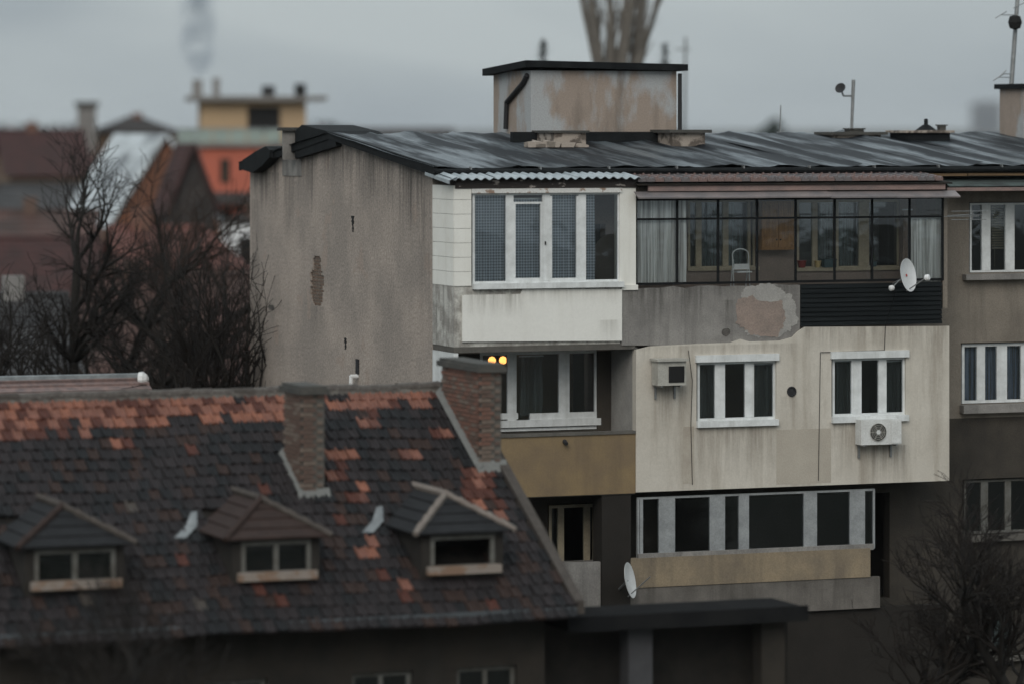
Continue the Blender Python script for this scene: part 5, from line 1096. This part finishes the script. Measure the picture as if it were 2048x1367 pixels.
# gabled houses
B2 = bframe(385, 165, 22); ua, ub = B2.U(340), B2.U(428)
gable_house('brown_gabled_house', 'narrow dark brown house whose steep gable stands before the salmon house', B2, ua, ub, 0, 2.2, B2.Z(405, 385), B2.Z(288, 385), 'roof_dark', 'roof_maroon', 'w', .2, 14)
B3 = bframe(330, 172, 23); um = B3.U(330)
gable_house('zinc_roofed_house', 'house with a steep pale zinc roof catching the sky', B3, um - 2.6, um + 2.6, 0, 7.5, B3.Z(445, 330), B3.Z(268, 330), 'rust_wall', 'metal_roof', 'w', .15, 7)
B4 = bframe(270, 230, 8); a, b = B4.U(196), B4.U(352)
t4 = gable_house('brown_house', 'brown house with a low dark hipped roof on the skyline', B4, a, b, 0, 7, B4.Z(262, 270), B4.Z(236, 270), 'brown_wall', 'roof_dark', 'u', .4, 6, hip0=2.2, hip1=2.2, wins=[(B4.U(225), B4.U(240), B4.Z(292, 230), B4.Z(272, 230)), (B4.U(310), B4.U(325), B4.Z(292, 315), B4.Z(272, 315))])
q = B4.rect(152, 196, 214, 340, -1); o = part('chimney', MB().box(q[0] + .1, q[1] - .1, -1, .2, 0, q[3]), 'grey_wall', t4); part('cap', MB().box(q[0] - .05, q[1] + .05, -1.15, .35, q[3] + .001, q[3] + .3), 'dark_cap', o)
B5 = bframe(100, 215, 14); gable_house('maroon_roofed_house', 'house with a dark maroon tile roof at the far left', B5, B5.U(20), B5.U(175), 0, 8, B5.Z(345, 100), B5.Z(262, 100), 'brown_wall', 'roof_maroon', 'u', .4, 14)
B6 = bframe(20, 260, 4); gable_house('cream_house', 'pale cream wall and dark roof at the far left edge', B6, B6.U(-90), B6.U(52), 0, 7, B6.Z(292, 20), B6.Z(268, 20), 'cream_wall', 'roof_dark', 'u', .3, 6)
B7 = bframe(360, 135, 12); gable_house('red_roofed_house', 'red clay tiled house with a hipped end beside the gable wall', B7, B7.U(250), B7.U(482), 0, 5, B7.Z(528, 360), B7.Z(458, 360), 'brown_wall', 'roof_red', 'u', .35, 12, hip1=1.3)
B8 = bframe(475, 150, -10); gable_house('white_house', 'white rendered gable squeezed between red roof and plaster wall', B8, B8.U(440), B8.U(560), 0, 6, B8.Z(447, 475), B8.Z(436, 475), 'white_gable', 'roof_dark', 'u', .1, 5)
B9 = bframe(300, 118, 12); gable_house('long_brown_house', 'long brown tiled roof seen through the bare branches', B9, B9.U(195), B9.U(560), 0, 7, B9.Z(745, 300), B9.Z(560, 300), 'house_wall', 'roof_brown', 'u', .4, 22)
B10 = bframe(80, 108, 15); gable_house('grey_roofed_house', 'grey slate roof behind the trunks at the far left', B10, B10.U(-160), B10.U(140), 0, 6, B10.Z(735, 80), B10.Z(600, 80), 'house_wall', 'roof_grey', 'u', .4, 18)
B11 = bframe(200, 88, 19); ts = gable_house('low_shed', 'low tiled shed with a pale metal ridge just behind the tiled house', B11, B11.U(-160), B11.U(318), 0, 4, B11.Z(860, 160), B11.Z(772, 160), 'grey_wall', 'tile_pink', 'u', .2, 9, cat='shed')
p0 = Vector((B11.U(-160), 2, B11.Z(770, 160, 2) + .0)); p1 = Vector((B11.U(322), 2, B11.Z(770, 160, 2)))
zz = B11.Z(772, 160) + .05; part('ridge_flashing', MB().tube((p0.x, 2, zz), (p1.x, 2, zz), .1, .1, 8), 'zinc', ts)
part('ridge_end_cap', MB().lathe((p1.x - .05, 1.98, zz - .04), [(.16, 0), (.17, .1), (.1, .2), (.02, .24)], 10, (.9, -.4, 0)), 'dish', ts)
for k, (x, Y, w, zt_, m, rm, lab) in enumerate([(170, 150, 7, 9.0, 'brown_wall', 'roof_maroon', 'maroon roofed cottage low behind the bare trees'), (90, 170, 9, 9.6, 'grey_wall', 'roof_brown', 'brown roofed cottage deep behind the left trees'), (270, 200, 9, 9.0, 'cream_wall', 'roof_red', 'pale cottage below the zinc roofed house'), (660, 330, 20, 13.1, 'grey_wall', 'roof_dark', 'distant dark roofed row house behind the ridge'), (25, 182, 8, 10.6, 'cream_wall', 'roof_grey', 'cream walled cottage with a grey roof at the left edge'), (262, 225, 7, 11.6, 'orange_wall', 'roof_maroon', 'small salmon cottage right of the zinc roof'), (330, 215, 5, 10.9, 'pent_yellow', 'roof_red', 'small buff cottage below the brown gable'), (60, 240, 6, 12.4, 'brown_wall', 'roof_red', 'small red roofed cottage left of the grey chimney'), (150, 275, 12, 12.2, 'brown_wall', 'roof_red', 'red roofed cottage half hidden behind the maroon roof')]):
    fb = bframe(x, Y, (10, 4, -2, -8, 12, 6, -5, 9, 3)[k]); gable_house('cottage', lab, fb, -w / 2, w / 2, 0, 6, zt_ - 2, zt_, m, rm, 'u', .3, 10)
# far tower
BT = bframe(1978, 5600, 20); tw = thing('tower_block', 'far hazy tower block on the right of the skyline', 'tower', BT, (0, 0, 0)); q = BT.rect(1950, 2004, 206, 280)
part('wall', MB().box(q[0], q[1], 0, 14, 0, q[3]), 'tower', tw)
for k in range(5): x0_ = q[0] + (q[1] - q[0]) * (.08 + .18 * k); part('window_band', MB().box(x0_, x0_ + 2.8, -.5, -.02, 2, q[3] - 5), 'tower_dark', tw)
part('plant_room', MB().box(q[0] + 8, q[1] - 1, 3, 10, q[3] + .02, q[3] + 3), 'tower', tw)

# ================================================================== trees
UPV = Vector((0, 0, 1))
def tube_fast(V_, Fc, a, b, r0, r1, n):
    d = b - a; d = d.normalized() if d.length > 1e-6 else UPV; x = d.orthogonal().normalized(); y = d.cross(x); o = len(V_)
    cs = CS[n]
    for p, r in ((a, r0), (b, r1)):
        for c, s_ in cs: V_.append((p.x + (x.x * c + y.x * s_) * r, p.y + (x.y * c + y.y * s_) * r, p.z + (x.z * c + y.z * s_) * r))
    for k in range(n): Fc.append((o + k, o + (k + 1) % n, o + n + (k + 1) % n, o + n + k))
CS = {n: [(math.cos(2 * math.pi * k / n), math.sin(2 * math.pi * k / n)) for k in range(n)] for n in (3, 5, 7)}
def grow(q, p, d, ln, r, lev, P, out):
    nseg = P['seg'][lev]; kids = P['kids'][lev] if lev < len(P['kids']) else 0; q_at = []
    for i in range(nseg):
        d = (d + Vector((q.gauss(0, 1), q.gauss(0, 1), q.gauss(0, 1))) * P['wig'] + UPV * P['up'][lev]).normalized()
        e = p + d * (ln / nseg); r1 = max(P['rmin'], r * (1 - .75 * (i + 1) / nseg)) if lev else r * (1 - P['taper'] * (i + 1) / nseg); r0 = max(P['rmin'], r * (1 - .75 * i / nseg)) if lev else r * (1 - P['taper'] * i / nseg)
        out[0 if lev <= P['trunk_lev'] else 1].append((p, e, r0, r1, 7 if lev == 0 else (5 if lev == 1 else 3)))
        if lev < len(P['kids']) and (i + .5) / nseg > P['from'][lev]: q_at.append((e, d, r1, i / nseg))
        p = e
    if lev >= len(P['kids']) or not q_at: return
    for k in range(kids):
        e, dd, rr, t = q.choice(q_at); sp_ = P['spread'][lev] * q.uniform(.7, 1.3)
        ax_ = dd.orthogonal().normalized(); ax_.rotate(Matrix.Rotation(q.uniform(0, 6.283), 3, dd)); nd = dd.copy(); nd.rotate(Matrix.Rotation(sp_, 3, ax_))
        grow(q, e, nd, P['len'][lev] * q.uniform(.65, 1.2) * (1 - .35 * t), max(P['rmin'], rr * P['rk']), lev + 1, P, out)
def tree(name, label, base, P, seed, bark='bark', twig='twig', cat='tree', group=None, lean=(0, 0)):
    q = random.Random(seed); out = ([], []); t = thing(name, label, cat, WORLD, tuple(base), group)
    grow(q, Vector(base), Vector((lean[0], lean[1], 1)).normalized(), P['h'], P['r'], 0, P, out)
    for nm, segs, m in (('trunk', out[0], bark), ('crown', out[1], twig)):
        mb = MB(); V_, Fc = [], []
        for a, b, r0, r1, n in segs: tube_fast(V_, Fc, a, b, r0, r1, n)
        mb.v = V_; mb.f = Fc; mb.m = [0] * len(Fc); part(nm, mb, m, t, smooth=True)
    return t
BARE = dict(h=8.5, r=.19, taper=.45, seg=[8, 6, 4, 3], kids=[13, 10, 8], wig=.15, up=[.03, .10, .05, .02], spread=[.75, .65, .6], len=[3.6, 1.7, .8], rk=.7, rmin=.007, trunk_lev=1, **{'from': [.42, .2, .15]})
VASE = dict(BARE, h=6.6, r=.2, kids=[14, 10, 8], up=[.03, .14, .07, .03], spread=[.65, .55, .5], len=[4.6, 2.2, .9]); VASE['from'] = [.6, .2, .15]
g_left = 'bare trees between the houses on the left'
for k, (x, Y, P, s_, ht, tw_, lab) in enumerate([
    (150, 97, dict(BARE, h=10.2, kids=[15, 9, 7]), 1, 1, 'twig', 'tall dark bare tree with a straight trunk left of the gable wall'),
    (405, 92, VASE, 2, 1, 'twig', 'vase shaped bare tree fanning up against the gable wall'),
    (15, 100, dict(BARE, h=10.6, kids=[14, 9, 7]), 3, 1, 'twig_rust', 'bare rusty twigged tree at the left edge'),
    (285, 104, dict(BARE, h=10.0, kids=[11, 8, 7]), 4, 1, 'twig_rust', 'bare rusty twigged tree between the vase shaped and straight trees'),
    (85, 125, dict(BARE, h=9.2, r=.2), 5, 1, 'twig', 'farther bare tree below the maroon roof'),
    (340, 122, dict(BARE, h=8.5), 7, 1, 'twig_rust', 'slim bare tree before the red clay roof'),
    (480, 90.5, dict(VASE, h=5.8, kids=[12, 10, 8]), 8, 1, 'twig', 'small bare tree close against the gable corner'),
    (330, 99, dict(BARE, h=8.0), 18, 1, 'twig', 'dark bare tree just left of the vase shaped tree'),
    (60, 93, dict(BARE, h=8.5), 15, 1, 'twig', 'bare tree with low limbs before the slate roof')]):
    p = at(x, HZ, Y); p.z = 0; tree('bare_tree', lab, p, P, s_, 'bark', tw_, group=g_left)
# near trees, lower right and lower left
for k, (x, Y, P, s_, lab) in enumerate([
    (1815, 74, dict(BARE, h=4.4, r=.16, kids=[13, 10, 8], len=[2.0, 1.1, .55]), 31, 'dark bare tree standing before the lowest balconies on the right'),
    (2060, 75, dict(BARE, h=4.8, r=.15, kids=[13, 10, 8], len=[2.2, 1.2, .6]), 38, 'bare tree cut by the right edge of the picture'),
    (480, 58, dict(BARE, h=5.3, r=.1, kids=[13, 9, 7], len=[2.3, 1.1, .5]), 34, 'bare twiggy tree in front of the dormers'),
    (60, 57, dict(BARE, h=5.6, r=.1, kids=[14, 10, 8], len=[2.4, 1.1, .5]), 35, 'bare twiggy tree at the lower left corner'),
    (250, 58.5, dict(BARE, h=4.6, r=.09, kids=[12, 9, 7], len=[2.0, 1.0, .5]), 36, 'slim bare tree between the two left dormers')]):
    p = at(x, HZ, Y); p.z = 0; tree('bare_tree', lab, p, P, s_, 'bark', 'twig', group='bare trees in the yard')
# poplar behind the penthouse
pop = at(1200, HZ, 140); pop.z = 0
POP = dict(h=13, r=.5, taper=.3, seg=[6, 12, 6, 4], kids=[11, 14, 5], wig=.03, up=[.02, .05, .2, .1], spread=[.34, .3, .4], len=[17, 2.6, .9], rk=.5, rmin=.012, trunk_lev=1); POP['from'] = [.8, .05, .2]
tree('poplar_tree', 'tall bare poplar fanning up behind the rooftop penthouse', pop, POP, 8, 'pop_bark', 'pop_bark')
def conifer(name, label, x, ytop, Y, r, h, seed):
    p = at(x, ytop, Y); q = random.Random(seed); t = thing(name, label, 'tree', WORLD, (p.x, p.y, 0)); z1 = p.z
    part('trunk', MB().tube((p.x, p.y, 0), (p.x, p.y, z1), .22, .03, 7), 'bark', t); mb = MB()
    for k in range(700):
        f = q.random() ** .7; zz = z1 - f * h; a = q.uniform(0, 6.283); rr = r * (f * .95 + .03) * q.uniform(.25, 1); c = Vector((p.x + math.cos(a) * rr, p.y + math.sin(a) * rr, zz)); s_ = .28
        u_ = Vector((math.cos(a), math.sin(a), q.uniform(-.5, .3))) * s_; v_ = Vector((-math.sin(a), math.cos(a), q.uniform(-.2, .2))) * s_ * .45
        mb.add([c - u_, c + v_, c + u_, c - v_], [(0, 1, 2, 3)])
    part('crown', mb, 'conifer', t)
conifer('conifer', 'small conifer tip showing left of the poplar over the penthouse', 1086, 76, 150, 1.3, 9, 1)
conifer('conifer', 'small conifer tip showing right of the poplar over the penthouse', 1330, 86, 150, 1.0, 9, 2)
pl = MB(); p = at(1366, 75, 150); pl.tube((p.x - .15, p.y, 0), (p.x + .1, p.y, p.z), .09, .05, 6); pl.box(p.x - .3, p.x + .3, p.y - .03, p.y + .03, p.z - .5, p.z - .44)
single('utility_pole', pl, 'steel', WORLD, 'thin pole right of the conifer tip above the penthouse roof', 'pole', base=(p.x - .15, p.y, 0))
# skyline evergreens, far left, and a far tree belt
for k, (x, yt, Y, r) in enumerate([(30, 252, 420, 4.5), (75, 246, 450, 4.0), (118, 250, 430, 4.2), (8, 258, 400, 4.0), (155, 256, 440, 3.8), (640, 246, 420, 4.0), (690, 258, 430, 3.6)]):
    p = at(x, yt, Y); q = random.Random(k + 50); t = thing('skyline_tree', ['round dark evergreen on the far left skyline', 'taller dark evergreen on the skyline, second from the left', 'dark evergreen left of the grey chimney on the skyline', 'low dark evergreen at the very left of the skyline', 'dark evergreen behind the grey chimney on the skyline', 'dark evergreen behind the tarred chimney of the block', 'small evergreen on the skyline right of the tarred chimney'][k], 'tree', WORLD, (p.x, p.y, 0), 'evergreens on the skyline')
    part('trunk', MB().tube((p.x, p.y, 0), (p.x, p.y, p.z - r), .35, .2, 6), 'bark', t); mb = MB()
    for j in range(900):
        dv = Vector((q.gauss(0, 1), q.gauss(0, 1), q.gauss(0, 1))).normalized() * r * q.uniform(.45, 1) * (1 + .25 * math.sin(j)); dv.z *= .9; c = Vector((p.x, p.y, p.z - r)) + dv; s_ = .5
        u_ = Vector((q.gauss(0, 1), q.gauss(0, 1), q.gauss(0, 1))).normalized() * s_; v_ = u_.orthogonal().normalized() * s_ * .6
        mb.add([c - u_, c + v_, c + u_, c - v_], [(0, 1, 2, 3)])
    part('crown', mb, 'far_tree', t)
fb = MB(); q = random.Random(77)
for j in range(9000):
    Y = q.uniform(500, 900); x = q.uniform(-700, 2700); zt = 8 + 4 * math.sin(x * .013) + 2 * math.sin(x * .05); c = Vector(((x - CX) / F_PX * Y, Y, q.uniform(0, zt))); s_ = 1.5
    u_ = Vector((q.gauss(0, 1), q.gauss(0, 1), q.gauss(0, 1))).normalized() * s_; v_ = u_.orthogonal().normalized() * s_ * .7; fb.add([c - u_, c + v_, c + u_, c - v_], [(0, 1, 2, 3)])
single('far_wood', fb, 'far_tree', WORLD, 'far dark wood along the horizon', 'wood', kind='stuff')

# ------------------------------------------------------------------ chimney smoke
def volume_mat(name, col, dens, noisy=False):
    m = bpy.data.materials.new(name); m.use_nodes = True; t = m.node_tree; t.nodes.clear(); o = N(t, 'ShaderNodeOutputMaterial'); v = N(t, 'ShaderNodeVolumePrincipled', i={'Color': (*col, 1), 'Density': dens, 'Anisotropy': 0.0})
    if noisy:
        co = N(t, 'ShaderNodeTexCoord'); n = N(t, 'ShaderNodeTexNoise', i={'Scale': .9, 'Detail': 3}); t.links.new(co.outputs['Object'], n.inputs['Vector'])
        r = N(t, 'ShaderNodeMapRange', i={1: .35, 2: .65, 3: 0.0, 4: dens}); t.links.new(n.outputs['Fac'], r.inputs[0])
        mm = N(t, 'ShaderNodeMapping', i={'Scale': (1, 1, 0)}); t.links.new(co.outputs['Object'], mm.inputs[0]); ln = N(t, 'ShaderNodeVectorMath', operation='LENGTH'); t.links.new(mm.outputs[0], ln.inputs[0])
        fo = N(t, 'ShaderNodeMapRange', i={1: .2, 2: 1.15, 3: 1.0, 4: 0.0}); t.links.new(ln.outputs['Value'], fo.inputs[0]); mu = N(t, 'ShaderNodeMath', operation='MULTIPLY'); t.links.new(fo.outputs[0], mu.inputs[0]); t.links.new(r.outputs[0], mu.inputs[1])
        t.links.new(mu.outputs[0], v.inputs['Density'])
    t.links.new(v.outputs[0], o.inputs['Volume']); return m
M['smoke'] = volume_mat('smoke', (.5, .58, .68), 1.1, True)
sm = MB(); p0 = at(396, 158, 193); prof_ = []
rings = [(0, .12, 0), (.4, .5, .05), (1.0, 1.0, .1), (1.8, 1.2, .12), (2.8, 1.15, .1), (3.8, 1.1, 0), (5.0, 1.15, .05), (6.5, 1.3, .2), (8, .3, .3)]
vs = [(p0.x + dx + r_ * math.cos(k * .5236), p0.y + r_ * math.sin(k * .5236), p0.z + h_) for h_, r_, dx in rings for k in range(12)]
fs = [(j * 12 + k, j * 12 + (k + 1) % 12, (j + 1) * 12 + (k + 1) % 12, (j + 1) * 12 + k) for j in range(len(rings) - 1) for k in range(12)] + [tuple(range(11, -1, -1)), tuple((len(rings) - 1) * 12 + k for k in range(12))]
sm.add(vs, fs); single('smoke_plume', sm, 'smoke', WORLD, 'blue grey smoke plume rising above the buff penthouse', 'smoke', kind='stuff', smooth=True, base=tuple(p0))

# ------------------------------------------------------------------ haze
M['haze'] = volume_mat('haze', (.86, .9, .94), .00005)
hz_ = MB().box(-5000, 5000, -150, 7000, -1, 45)
single('haze', hz_, 'haze', WORLD, 'thin pale winter haze over the city', 'haze', kind='stuff')
